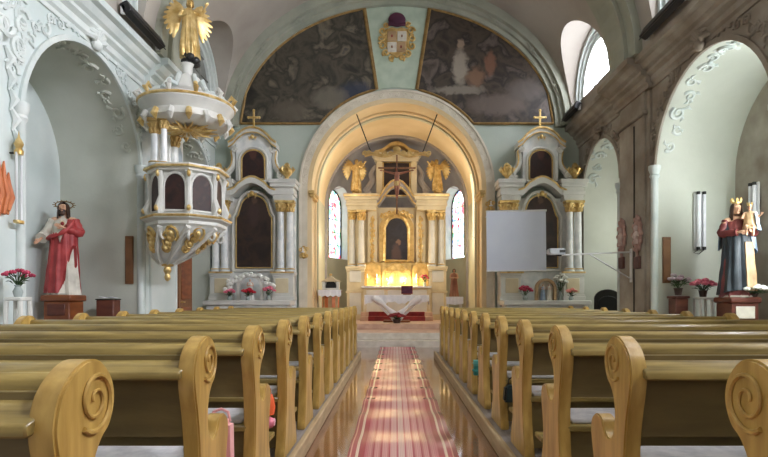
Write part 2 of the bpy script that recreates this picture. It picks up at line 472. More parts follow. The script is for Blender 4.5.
# nave windows: right ones are open to the day, left ones are walled blind; the two unseen right panes are added fill
M_day = glass_mat('daylight_glass', 15.0, False, (240,242,252))
M_bayfill = glass_mat('west_window_glass', 150.0, False, (240,242,252))  # panes of the out-of-view bays, added far brighter to fill the nave
M_blind = mat('blind_window_plaster', (120,122,118), (140,142,136), .85, scale=2)
for sgn in (-1,1):
    for (c, hw, sp) in WINS:
        x = sgn*4.33
        hw2 = hw-.3
        m = MB().prism(arch_poly(c, hw2, 5.62, sp, 20), 'yz', min(x,x+sgn*.02), max(x,x+sgn*.02))
        w = struct(m.build(window_name(), (M_day if c > 5 else M_bayfill) if sgn > 0 else M_blind, smooth=0))
        for rr, dep, th_ in ((hw-.02, .16, .08), (hw-.11, .11, .07), (hw-.20, .06, .10)):
            f = MB()
            o1 = arch_poly(c, rr, 5.52, sp, 20); i1 = arch_poly(c, rr-th_, 5.52, sp, 20)
            f.band(o1, i1, 'yz', min(x, x-sgn*dep), max(x, x-sgn*dep))
            f.build('window_frame', M_stucco, w, smooth=30)
        f = MB()
        for yy in (c-hw2/3, c+hw2/3): f.box(min(x,x-sgn*.03), max(x,x-sgn*.03), yy-.015, yy+.015, 5.6, sp+hw2*.9)
        for zz in (6.0,6.4,6.8): f.box(min(x,x-sgn*.03), max(x,x-sgn*.03), c-hw2*.98, c+hw2*.98, zz-.012, zz+.012)
        f.build('window_bars', M_stucco if sgn > 0 else M_blind, w, smooth=0)

# unseen panes added to brighten the right niches; the chancel window between is real
M_nichefill = glass_mat('niche_daylight_glass', 30.0, False, (236,242,244))
m = MB().prism(arch_poly(7.1, .42, 1.6, 3.0, 12), 'yz', 5.72, 5.745); struct(m.build(window_name(), M_nichefill, smooth=0))
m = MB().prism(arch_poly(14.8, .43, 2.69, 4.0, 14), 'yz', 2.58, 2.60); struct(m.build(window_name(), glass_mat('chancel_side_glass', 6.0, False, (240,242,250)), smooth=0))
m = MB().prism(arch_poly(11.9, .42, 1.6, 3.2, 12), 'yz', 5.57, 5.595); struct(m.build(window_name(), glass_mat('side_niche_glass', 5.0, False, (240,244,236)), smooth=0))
# floors
FL = struct(MB().box(-6*K, 6*K, YB*K, 14.5, -.12, 0).build('floor', M_floor, smooth=0)); METRES.append(FL)
for sgn, nm in ((-1,'floor_left'),(1,'floor_right')):
    x0, x1 = sorted((sgn*.84, sgn*W*K))
    METRES.append(struct(MB().box(x0, x1, YB*K, 11.95, 0, .13).build(nm, M_plat, smooth=0)))
    e0, e1 = sorted((sgn*.79, sgn*.84))
    METRES.append(trim(MB().box(e0, e1, YB*K, 12.0, 0, .14), M_trimw, bevel=.01))
s1 = MB().box(-6, 6, 12.05, 14, -.12, .15); s2 = MB().box(-6, 6, 12.35, 14, .15, .3)
trim(s1, M_sand, bevel=.012); trim(s2, M_sand, bevel=.012)
struct(MB().box(-2.4, 2.4, 12.37, 18.4, .28, .305).build('floor_chancel', M_pinkfl, smooth=0))
trim(MB().box(-2.4, 2.4, 13.6, 18.4, .3, .45), M_pinkfl, bevel=.01)

# cornices along the nave, breaking forward over the pier
prof = [(0,4.70),(.05,4.70),(.05,4.76),(.09,4.79),(.09,4.88),(.16,4.92),(.16,4.97),(.22,5.0),(.28,5.08),(.36,5.10),(.36,5.2),(0,5.26)]
for sgn in (-1,1):
    M_c, M_p = (M_stucco, M_wall) if sgn < 0 else (M_staindim, M_staindim)
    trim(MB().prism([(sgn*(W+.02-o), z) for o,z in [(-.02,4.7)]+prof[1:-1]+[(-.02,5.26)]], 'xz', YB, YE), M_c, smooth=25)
    p2 = [(sgn*(W-o*1.18-.05), z-.002) for o,z in prof[1:-1]]
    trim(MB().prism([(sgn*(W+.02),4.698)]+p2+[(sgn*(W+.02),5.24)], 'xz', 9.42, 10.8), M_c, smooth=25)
    # pier pilaster, base and capital
    x0, x1 = sorted((sgn*(W+.01), sgn*(W-.09)))
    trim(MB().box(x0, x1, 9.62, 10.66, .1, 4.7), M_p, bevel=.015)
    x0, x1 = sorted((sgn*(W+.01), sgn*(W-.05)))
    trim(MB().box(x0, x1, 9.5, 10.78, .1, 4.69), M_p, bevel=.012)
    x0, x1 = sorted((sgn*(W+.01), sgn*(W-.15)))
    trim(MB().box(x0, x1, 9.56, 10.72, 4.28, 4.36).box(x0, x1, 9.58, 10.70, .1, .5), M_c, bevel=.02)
    # near pier by the frame edge
    x0, x1 = sorted((sgn*(W+.01), sgn*(W-.09)))
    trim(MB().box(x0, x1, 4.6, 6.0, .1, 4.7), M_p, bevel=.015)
    # colonnettes at the niche jambs
    for yy in (9.40, 6.37, 10.82):
        trim(MB().lathe([(.10,0),(.10,.12),(.075,.16),(.06,.2),(.06,3.02),(.085,3.06),(.07,3.1),(.10,3.18),(.10,3.24)], (sgn*(W-.01), yy, .1), 14), M_stucco, smooth=35)
    # rib over the pier, and the rib against the end wall
    for (y0,y1,ai,bi) in ((9.25,10.35,A_V-.14,B_V-.14),(9.5,10.1,A_V-.24,B_V-.22)):
        pass
for (y0,y1,ai,bi) in ((9.25,10.35,A_V-.13,B_V-.13),(9.52,10.08,A_V-.2,B_V-.2)):
    ou = [((A_V+.03)*math.cos(t), ZC+(B_V+.03)*math.sin(t)) for t in [PI*i/44 for i in range(45)]]
    inn = [(ai*math.cos(t), ZC+bi*math.sin(t)) for t in [PI*i/44 for i in range(45)]]
    trim(MB().band(ou, inn, 'xz', y0, y1), M_rib, smooth=25)
for (ai,bi,y0,ao,bo,mt) in ((3.98,3.12,12.95,A_V+.03,B_V+.03,M_rib),(3.90,3.03,13.08,A_V,B_V,M_rib),(3.80,2.93,13.18,A_V-.1,B_V-.1,M_rib)):
    ou = [(ao*math.cos(t), ZC+bo*math.sin(t)) for t in [PI*i/56 for i in range(57)]]
    inn = [(ai*math.cos(t), ZC+bi*math.sin(t)) for t in [PI*i/56 for i in range(57)]]
    trim(MB().band(ou, inn, 'xz', y0, YE+.01), mt, smooth=25)
m = MB()
for i in range(1,10):
    t = PI*i/10
    c = (3.95*math.cos(t), 13.06, ZC+3.07*math.sin(t))
    m.ell(c, (.07,.03,.05), 8, 6)
    for q in (-1,1): m.tube([(c[0]+q*.05*math.sin(t)+.0, c[1], c[2]-q*.05*math.cos(t)), (c[0]+q*.16*math.sin(t), c[1]-.01, c[2]-q*.16*math.cos(t)), (c[0]+q*.26*math.sin(t), c[1], c[2]-q*.26*math.cos(t))], [.03,.018,.005], 6)
trim(m, M_rib)

# chancel arch: white carved archivolt, jamb bands, ochre mouldings within
def arch_line(r, z0=.3, n=40): return [(-r, z0)]+[p for p in arc(0, ZA, r, PI, 0, n)]+[(r, z0)]
trim(MB().band(arch_line(RA+.22), arch_line(RA+.06), 'xz', YE-.04, YE+.03), M_archw, smooth=30)
trim(MB().band(arch_line(RA+.26), arch_line(RA+.21), 'xz', YE-.07, YE+.02), M_archw, smooth=30)
trim(MB().band(arch_line(RA+.07), arch_line(RA-.0), 'xz', YE-.03, YE+.03), M_yellow, smooth=30)
trim(MB().band(arch_line(RA+.02), arch_line(RA-.045), 'xz', YE-.02, YE+.08), M_yellow, smooth=30)
m = MB()
for i in range(37):
    t = PI*(i+.5)/37
    cx, cz = (RA+.14)*math.cos(t), ZA+(RA+.14)*math.sin(t)
    sp = spiral((cx,cz), .06, 1.3, t+(PI if i%2 else 0), 12, .8, 1 if i%2 else -1)
    m.tube([(a, YE-.042, b_) for a,b_ in sp], .013, 5)
trim(m, M_archw)
for y0, r in ((14.0, RA-.05), (14.12, RA-.09)):
    trim(MB().band(arch_line(RA+.02), arch_line(r), 'xz', y0, y0+.14), M_yellow if y0 < 14.1 else M_chwall, smooth=30)
trim(MB().band(arch_line(RA+.02), arch_line(RA-.06), 'xz', YA-.12, YA-.02), M_apse, smooth=30)
for sgn in (-1,1):
    x0, x1 = sorted((sgn*(RA+.02), sgn*(RA-.12)))
    trim(MB().box(x0, x1, YE-.12, YE+.7, ZA-.16, ZA-.08).box(x0+.02, x1-.02, YE-.1, YE+.68, ZA-.24, ZA-.16), M_goldp, bevel=.01)

# stucco round the side niches: keystone shell, trailing scrolls on face and soffit
def scroll_run(m, P, u0, u1, k, size, seed):
    rnd = random.Random(seed)
    for i in range(k):
        u = u0+(u1-u0)*(i+.5)/k
        d = 1 if i%2 else -1
        r = size*rnd.uniform(.75,1.15)
        sp = spiral((0,0), r, rnd.uniform(1.0,1.5), rnd.uniform(0,6.28), 14, .85, d)
        m.tube([P(u, d*size*.35, a, b_) for a,b_ in sp], [.30*r*(1-.6*j/14) for j in range(15)], 5)
        for q in range(3):
            a = rnd.uniform(0,6.28); l = r*rnd.uniform(1.1,1.7)
            m.tube([P(u, d*size*.35, r*.5*math.cos(a), r*.5*math.sin(a)), P(u, d*size*.35, l*.8*math.cos(a+.25), l*.8*math.sin(a+.25)), P(u, d*size*.35, l*math.cos(a+.6), l*math.sin(a+.6))], [.1*r,.24*r,.03*r], 5)
for sgn in (-1,1):
    M_f = M_stucco if sgn < 0 else M_staindim
    for ni,(c, hw, sp, dx) in enumerate(NICHES):
        off = .13 if ni == 0 else .1
        def Pface(u, o, a, b_, c=c, hw=hw, sp=sp, off=off):
            r = hw+off+.09+o
            return (sgn*(W-.015), c+r*math.cos(u)+a, sp+r*math.sin(u)+b_)
        def Psoff(u, o, a, b_, c=c, hw=hw, sp=sp):
            r = hw-.012; uu = u+a/hw
            return (sgn*(W+.22+o+b_), c+r*math.cos(uu), sp+r*math.sin(uu))
        # archivolt moulding
        mo = MB()
        o1 = [(y,z) for y,z in arc(c, sp, hw+.07, PI, 0, 28)]; i1 = [(y,z) for y,z in arc(c, sp, hw-.0, PI, 0, 28)]
        x0, x1 = sorted((sgn*(W+.01), sgn*(W-.035)))
        mo.band(o1, i1, 'yz', x0, x1)
        trim(mo, M_f, smooth=30)
        m = MB()
        scroll_run(m, Pface, .15, PI*.44, 11 if ni==0 else 7, .095, 11+ni)
        scroll_run(m, Pface, PI*.56, PI-.15, 11 if ni==0 else 7, .095, 12+ni)
        trim(m, M_f)
        m = MB()
        scroll_run(m, Psoff, .25, PI-.25, 14 if ni==0 else 9, .11, 21+ni)
        trim(m, M_niche if sgn < 0 else M_stucco)
        # keystone shell
        k = MB(); kz = sp+hw+.1
        for q in range(7):
            a = PI*(q+.5)/7
            k.tube([(sgn*(W-.05), c, kz), (sgn*(W-.12), c+.13*math.cos(a), kz+.02+.16*math.sin(a)), (sgn*(W-.04), c+.2*math.cos(a), kz+.02+.24*math.sin(a))], [.02,.05,.035], 6)
        k.ell((sgn*(W-.08), c, kz-.02), (.07,.1,.08), 10, 6)
        trim(k, M_f)
    # spandrel scrollwork on the near pier face
    m = MB(); rnd = random.Random(5)
    for i in range(16):
        y = rnd.uniform(5.5,6.6); z = rnd.uniform(3.9,4.65); r = rnd.uniform(.08,.17)
        s_ = spiral((y,z), r, rnd.uniform(.9,1.5), rnd.uniform(0,6), 14, .8, rnd.choice((-1,1)))
        x_ = W-.095 if y < 6.02 else W-.012
        m.tube([(sgn*x_,a,b_) for a,b_ in s_], [.035*(1-.5*j/14) for j in range(15)], 5)
    for i in range(5):
        z0 = 3.9-.22*i; y = 6.12+.03*i
        m.tube([(sgn*(W-.015), y, z0), (sgn*(W-.03), y+.08, z0-.12), (sgn*(W-.015), y+.02, z0-.26)], [.02,.05,.01], 6)
    trim(m, M_f)

# lamps standing on the cornice
for i,(x, y, L, lab) in enumerate(((-4.02, 8.62, 1.2, 'long black floodlight on the cornice above the pulpit side niche, its near end high up'),
                       (4.02, 8.25, 1.25, 'long black floodlight on the dark cornice over the niche with the crowned statue'),
                       (-4.02, 12.3, .8, 'short black floodlight on the cornice beside the cross-topped altar and pulpit'),
                       (4.02, 12.55, .9, 'short black floodlight on the cornice below the bright arched window'))):
    s = 1 if x > 0 else -1
    t = thing('floodlight', lab, 'lamp', (x, y, 5.235), 0, 'floodlights on the cornices')
    MB().obox((-s*.04,0,.1), (.13,L,.17), (0,s*.5,0)).build('housing', M_black, t, bevel=.012)
    MB().obox((-s*.105,0,.06), (.01,L*.97,.14), (0,s*.5,0)).build('glass_front', M_dark, t)
    for q in (-.5,.5): MB().box(-.03,.03,q*L-.02+(-.02 if q>0 else .02),q*L+.02+(-.02 if q>0 else .02),0,.12).build('bracket', M_silver, t)

# ------------------------------------------------------------------ lunette
AL, BL = 3.80, 2.93
def lun(x): return ZC+BL*math.sqrt(max(0,1-(x/AL)**2))
RO = RA+.31
def lunette_poly(s):
    P = []
    for i in range(25):
        x = 3.77-(3.77-.80)*i/24
        P.append((s*x, lun(x)-.01))
    P[0] = (s*3.77, 5.29)
    zc = ZA+math.sqrt(RO**2-.49**2)
    P.append((s*.49, zc))
    a0 = math.atan2(zc-ZA, .49); a1 = math.asin((5.29-ZA)/RO)
    P += [(s*x, z) for x,z in arc(0, ZA, RO, a0, a1, 14)[1:]]
    return P
PL = painting_mat('lunette_oil_crowd', [(26,25,22),(46,43,36),(80,74,62),(48,45,38),(110,102,86),(46,50,54)], 1.9,
    [(-1.0,-.2+6.2,.5,.35,(44,52,72)),(-1.6,5.9,.5,.3,(110,104,92)),(-2.6,5.6,.5,.3,(92,84,72))])
PR = painting_mat('lunette_oil_pope', [(30,24,21),(50,41,35),(72,62,52),(40,34,31),(98,88,80),(58,50,44)], 1.9,
    [(1.52,6.65,.22,.48,(156,146,132)),(1.55,7.2,.11,.15,(150,130,110)),(1.9,6.4,.26,.26,(126,96,74)),(2.25,6.75,.16,.34,(120,84,64)),(2.4,5.75,.8,.3,(104,92,84)),(3.1,6.1,.5,.3,(92,84,78)),(1.5,6.1,.7,.12,(132,124,112))])
for s, pm, lab in ((-1, PL, 'dim arched wall painting of a stormy crowd, on the pulpit side'),
               (1, PR, 'dim arched wall painting with a pale robed figure, over the projection screen')):
    t = thing('lunette_painting', lab, 'painting', (0, YE-.005, 0), 0, 'paintings in the lunette')
    P = lunette_poly(s)
    MB().prism(P, 'xz', -.03, .0).build('canvas', pm, t, smooth=0)
    MB().tube([(x, -.035, z) for x,z in P]+[(P[0][0], -.035, P[0][1])], .032, 8).build('frame', M_bronze, t)
t = thing('heraldic_panel', 'pale green wedge-shaped panel with a gold coat of arms over the chancel arch', 'panel', (0, YE-.005, 0))
zc = ZA+math.sqrt(RO**2-.45**2)
P = [(.76-1.52*i/16, lun(.76-1.52*i/16)-.01) for i in range(17)]+[(-.45+.0, zc)]+[(RO*math.cos(a), ZA+RO*math.sin(a)) for a in [PI/2+.17-.34*i/8 for i in range(9)]]+[(.45,zc)]
MB().prism(P, 'xz', -.02, 0).build('field', mat('panel_pale_green',(170,186,168),(186,200,182),.8), t, smooth=0)
x0, z0 = 0, 7.42
sh = [(-.26,.22),(-.1,.27),(0,.24),(.1,.27),(.26,.22),(.28,-.05),(.2,-.3),(0,-.42),(-.2,-.3),(-.28,-.05)]
MB().prism([(x0+a*1.08,z0-.1+b_*1.08) for a,b_ in sh], 'xz', -.05, -.01).build('shield', M_goldp, t, bevel=.012)
for (qx,qz,cm) in ((-.12,.02,M_tan),(.12,.02,M_cream2),(-.12,-.24,M_cream2),(.1,-.24,M_tan)):
    q = MB().box(x0+qx-.11,x0+qx+.11,-.075,-.045,z0-.06+qz-.12,z0-.06+qz+.12)
    o = q.build('quarter', cm, t, bevel=.008)
    MB().obox((x0+qx,-.085,z0-.06+qz), (.035,.02,.05)).build('charge', M_brown if cm is M_cream2 else M_crim, o)
MB().ell((x0,-.06,z0+.36), (.21,.08,.17), 16,10).tube([(x0-.2,-.09,z0+.24),(x0,-.13,z0+.2),(x0+.2,-.09,z0+.24)], .04, 8).build('crown', M_purple, t)
for s in (-1,1):
    m = MB()
    for i,(ax,az,r) in enumerate(((.34,.16,.1),(.38,-.02,.09),(.36,-.2,.1),(.26,-.38,.09),(.12,-.5,.07),(.26,.3,.07))):
        sp = spiral((x0+s*ax, z0-.06+az), r, 1.2, i*1.3, 14, .8, s)
        m.tube([(a,-.05,b_) for a,b_ in sp], .028, 6)
    m.build('scrollwork', M_gold, t)
for s in (-1,1):
    MB().tube([(s*.77,-.03,lun(.77)),(s*.47,-.03,zc)], .03, 8).build('frame', M_bronze, t)
# ------------------------------------------------------------------ runner
m = MB(); g = []
ny = 300
for i in range(ny+1):
    y = -1.2+(14.35+1.2)*i/ny
    row = []
    for j in range(11):
        x = -.455+.91*j/10 +.01
        row.append((x, y, .019+.014*math.sin(y*2*PI/.93+.5*math.sin(y*1.7))+.0008*math.sin(y*5+x*2)))
    g.append(row)
m.sheet(g)
g2 = [[(p[0],p[1],.001) for p in (r_[0],r_[-1])] for r_ in g]
m.sheet([[r_[0], (r_[0][0],r_[0][1],.001)] for r_ in g]); m.sheet([[r_[-1], (r_[-1][0],r_[-1][1],.001)] for r_ in g])
METRES.append(m_ := m.build('carpet_runner', M_carpet, smooth=60)); tag(m_, 'long red striped carpet runner down the middle of the aisle', 'carpet') #, M_carpet, smooth=60), 'long red striped carpet runner down the middle of the aisle', 'carpet')

# ------------------------------------------------------------------ pews
PROF = [(-.03,0),(-.03,.05),(.01,.14),(.045,.28),(.06,.42),(.055,.56),(.035,.68),(.008,.78),(-.004,.86),(.02,.935),(.075,.985),(.14,1.008),(.21,.995),(.262,.94),(.272,.875),(.245,.815),(.205,.785),(.172,.74),(.158,.68),(.165,.61),(.195,.563),(.24,.553),(.28,.578),(.31,.618),(.36,.632),(.41,.618),(.44,.575),(.437,.51),(.41,.42),(.395,.32),(.41,.22),(.45,.12),(.475,.06),(.475,0)]
PR_S = crom(PROF, 4)
def make_pew(side, L):
    """origin at the aisle end, back edge, on the boards; runs outward (side = -1 left)"""
    t = thing('church_pew', '', 'pew')
    X = lambda a,b_: sorted((side*a, side*b_))
    for e,(a,b_) in enumerate(((0,.07),(L-.07,L))):
        x0,x1 = X(a,b_)
        o = MB().prism(PR_S, 'yz', x0, x1).build('end_panel', M_wood2, t, bevel=.007, seg=2, smooth=35)
        # carved volute on the aisle face
        s_ = spiral((.165,.90), .088, 1.9, R(230), 40, .86, 1)
        xf = side*(-.004) if e == 0 else side*(L+.004)
        m = MB().tube([(xf,y,z) for y,z in s_], [.0075*(1-.45*i/40) for i in range(41)], 6)
        m.build('volute', M_wood2, o)
    x0,x1 = X(.05, L-.05)
    # backrest panel of darker brown wood, below the book rest
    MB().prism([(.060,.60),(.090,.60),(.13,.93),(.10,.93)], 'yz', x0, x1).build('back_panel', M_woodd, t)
    bk = MB().prism([(-.035,.845),(-.035,.878),(.155,.925),(.155,.895),(.03,.858),(-.005,.845)], 'yz', x0, x1).build('book_rest', M_wood, t, bevel=.006)
    MB().prism([(.145,.905),(.15,.955),(.175,.972),(.205,.965),(.215,.93),(.19,.895)], 'yz', x0, x1).build('top_rail', M_wood, t, bevel=.005)
    MB().prism([(.06,.40),(.06,.435),(.43,.445),(.45,.425),(.43,.405)], 'yz', x0, x1).build('seat', M_wood, t, bevel=.006)
    MB().prism([(.10,.437),(.10,.462),(.42,.468),(.435,.445)], 'yz', *X(.09,L-.09)).build('seat_pad', M_grey, t, bevel=.008)
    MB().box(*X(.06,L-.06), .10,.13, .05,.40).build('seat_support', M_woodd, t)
    MB().box(*X(.06,L-.06), -.24,-.06, .18,.215).build('kneeler', M_wood, t, bevel=.006)
    MB().box(*X(.12,L-.12), -.235,-.065, .216,.25).build('kneeler_pad', M_grey, t, bevel=.012)
    for a in (.35, L/2, L-.35):
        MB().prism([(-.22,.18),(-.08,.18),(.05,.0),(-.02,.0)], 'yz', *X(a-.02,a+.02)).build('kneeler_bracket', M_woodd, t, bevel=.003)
    for a in (.45, 1.0, 1.55, 2.1):
        x = side*a
        m = MB().tube([(x,.10,.80),(x,.045,.80),(x,.025,.785),(x,.03,.765),(x,.045,.77)], .006, 6)
        m.ell((x,.088,.80),(.016,.008,.016),8,6)
        m.build('coat_hook', M_dark, t)
    return t
ORD = ['first','second','third','fourth','fifth','sixth','seventh','eighth','ninth','tenth','eleventh','twelfth']
for side, L, word, extra in ((-1, 2.62, 'pulpit', 'left of the red runner'), (1, 2.72, 'projection screen', 'right of the red runner')):
    p0 = make_pew(side, L)
    for i in range(12):
        y = 1.30+.90*i
        p = p0 if i == 0 else dup(p0)
        p.location = (side*.855 if side < 0 else .885, y, .13); METRES.append(p)
        p['group'] = 'pews on the %s side' % word
        if i == 0: lab = 'yellow pine pew with carved scroll end closest to the camera, %s' % extra
        elif i == 11: lab = 'yellow pine pew facing the altar step, front one %s' % extra
        else: lab = '%s yellow pine pew counting from the camera, %s' % (ORD[i], extra)
        p['label'] = lab

# ------------------------------------------------------------------ small things left on the pews
N0 = set(bpy.data.objects)
t = thing('shopping_bag', 'small orange bag lying on top of the pink rolled scarf by the runner', 'bag', (-.955, 3.85, .455))
MB().rings([[( .06*a*s_, .05*b_*s_, z) for a,b_ in [(math.cos(q*PI/6),math.sin(q*PI/6)) for q in range(12)]] for z,s_ in ((0,.9),(.05,1.05),(.11,.9),(.14,.7))]).build('body', mat('orange_fabric',(222,84,40),(238,112,60),.6), t)
MB().tube([(-.03,0,.135),(-.025,0,.18),(0,0,.195),(.025,0,.18),(.03,0,.135)], .006, 6).build('handle', M_crim, t)
t = thing('rolled_scarf', 'pink scarf rolled up on a kneeler under the orange bag', 'scarf', (-.975, 3.85, .352))
MB().tube([(-.07,0,.045),(-.03,.01,.05),(.03,-.005,.048),(.07,.005,.042)], [.035,.048,.05,.03], 10).build('roll', M_pink, t)
MB().tube([(.072,.005+a,.045+b_) for a,b_ in spiral((0,0),.03,2,0,16)], .006, 5).build('end_fold', mat('pale_pink',(236,178,186)), t)
t = thing('tote_bag', 'pale pink tote bag standing on a kneeler, seen over the pew arm', 'bag', (-1.0, 2.93, .352))
MB().prism([(-.08,0),(.08,0),(.075,.27),(-.075,.27)], 'xz', -.06, .06).build('body', mat('rose_canvas',(222,158,154),(238,184,178),.9), t, bevel=.025, seg=2)
for q in (-1,1): MB().tube([(-.05,q*.05,.25),(-.04,q*.055,.30),(0,q*.06,.315),(.04,q*.055,.30),(.05,q*.05,.25)], .008, 6).build('handle', MATS['rose_canvas'], t)
t = thing('folded_scarf', 'teal folded scarf on a kneeler across the runner', 'scarf', (.945, 6.56, .352)); t.scale = (.6,1,2.2)
MB().box(-.12,.12,-.07,.07,0,.05).build('fold', mat('teal_cloth',(44,132,128),(70,164,156),.8), t, bevel=.02, seg=2)
MB().box(-.115,.115,-.06,.065,.045,.08).build('top_fold', mat('teal_cloth_pale',(90,170,160),(110,184,172),.8), t, bevel=.015, seg=2)
t = thing('handbag', 'dark green handbag on a kneeler across the runner', 'bag', (.985, 4.86, .352)); t.scale = (.7,1,1)
MB().prism([(-.12,0),(.12,0),(.10,.15),(-.10,.15)], 'xz', -.05, .05).build('body', mat('dark_green_leather',(24,40,40),(36,54,52),.5), t, bevel=.02, seg=2)
MB().tube([(-.06,0,.145),(-.05,0,.2),(0,0,.22),(.05,0,.2),(.06,0,.145)], .008, 6).build('handle', M_black, t)

for o in set(bpy.data.objects)-N0:
    if o.parent is None: METRES.append(o); o.location.z += .03
# ------------------------------------------------------------------ flowers
def flowers(name, label, loc, petal, pot, pr=.07, ph=.12, h=.28, sp=.17, nfl=9, fr=.045, group=None, seed=1, droop=.2, potm_style='pot', leafn=16):
    rnd = random.Random(seed)
    t = thing(name, label, 'flowers', loc, 0, group)
    if potm_style == 'vase':
        MB().lathe([(.001,0),(pr*.7,0),(pr*.75,.01),(pr*1.0,ph*.45),(pr*.55,ph*.85),(pr*.75,ph),(pr*.6,ph),(.001,ph*.8)],(0,0,0),14).build('vase', pot, t)
    else:
        MB().lathe([(.001,0),(pr*.7,0),(pr*.95,ph*.9),(pr*1.05,ph*.92),(pr*1.05,ph),(pr*.9,ph),(.001,ph*.9)],(0,0,0),14).build('pot', pot, t)
    st = MB(); lf = MB()
    heads = []
    for i in range(nfl):
        a = i*2.4+rnd.uniform(-.3,.3); q = math.sqrt((i+.6)/nfl)*sp
        z = ph+h*(1-.45*(q/sp)**2)*rnd.uniform(.85,1.05)
        p = (q*math.cos(a), q*math.sin(a), z); heads.append((p,a))
        st.tube([(0,0,ph*.85),(p[0]*.45,p[1]*.45,ph+(z-ph)*.55),p], .006, 5)
    for i in range(leafn):
        a = rnd.uniform(0,6.28); q = sp*rnd.uniform(.45,1.15); z = ph+h*rnd.uniform(.05,.75)
        b0 = Vector((q*.35*math.cos(a), q*.35*math.sin(a), z-.03)); b1 = Vector((q*math.cos(a), q*math.sin(a), z+.02-droop*.1))
        md = (b0+b1)/2+Vector((0,0,.025)); sd = Vector((-math.sin(a),math.cos(a),0))*sp*.16
        lf.sheet([[b0, b0+Vector((0,0,.001)), b0],[md-sd, md+Vector((0,0,-.008)), md+sd],[b1-sd*.05, b1, b1+sd*.05]], .003)
    st.build('stems', M_leaf, t); lf.build('leaves', M_leaf, t)
    for (p,a) in heads:
        m = MB()
        for k in range(6):
            b_ = k*PI/3+a
            m.ell((p[0]+fr*.55*math.cos(b_), p[1]+fr*.55*math.sin(b_), p[2]+fr*.15*(k%2)), (fr*.55,fr*.55,fr*.5), 6, 4)
        m.ell((p[0],p[1],p[2]+fr*.35), fr*.45, 6, 4)
        m.build('bloom', petal, t)
    return t

# ------------------------------------------------------------------ columns shared by the altars
def column_parts(t, x, y, z0, z1, r, shaft, trimm, name='column'):
    h = z1-z0
    c = MB().lathe([(.001,.0),(r*1.45,0),(r*1.45,r*.5),(r*1.2,r*.6),(r*1.3,r*.9),(r*1.02,r*1.2),(r,h*.3),(r*.86,h-r*3.2),(.001,h-r*3.2)], (x,y,z0), 18).build(name, shaft, t)
    cap = MB().lathe([(.001,0),(r*.95,0),(r*1.05,r*.2),(r*.9,r*.4),(r*1.05,r*1.2),(r*1.45,r*2.4),(r*1.2,r*2.5),(.001,r*2.5)], (x,y,z1-r*3.2), 14)
    for i in range(8):
        a = i*PI/4
        for rr,zz in ((1.2,1.1),(1.5,2.1)):
            cap.tube([(x+r*.95*math.cos(a+zz), y+r*.95*math.sin(a+zz), z1-r*3.2+r*(zz-.9)), (x+r*rr*math.cos(a+zz), y+r*rr*math.sin(a+zz), z1-r*3.2+r*zz), (x+r*(rr+.22)*math.cos(a+zz), y+r*(rr+.22)*math.sin(a+zz), z1-r*3.2+r*(zz-.1))], [r*.3,r*.28,r*.1], 5)
    cap.obox((x,y,z1-r*.35), (r*2.9,r*2.9,r*.7))
    cap.build('capital', trimm, c)
    MB().lathe([(r*1.3,r*.62),(r*1.52,r*.72),(r*1.36,r*.92)], (x,y,z0), 18).build('base_ring', trimm, c)
    return c
def moulding_block(m, x0, x1, y0, y1, z0, z1, over=.06, steps=((0,.25,.0),(.25,.45,.35),(.45,.62,.15),(.62,.8,.7),(.8,1,1))):
    for a,b_,o in steps:
        m.box(x0-over*o, x1+over*o, y0-over*o, y1, z0+(z1-z0)*a, z0+(z1-z0)*b_)
    return m
def cherub_head(m, c, s):
    m.ell(c, (s,s*.9,s*1.1), 10, 8)
    for q in (-1,1):
        for i in range(4):
            a = R(10-22*i)
            m.tube([(c[0]+q*s*.7,c[1]+s*.2,c[2]-s*.3), (c[0]+q*s*(1.2+.3*math.cos(a)), c[1]+s*.15, c[2]-s*.2+s*.5*math.sin(a)), (c[0]+q*s*2.2*math.cos(a), c[1]+s*.2, c[2]-s*.1+s*1.4*math.sin(a)-s*.2*i)], [s*.2,s*.26,s*.06], 5)

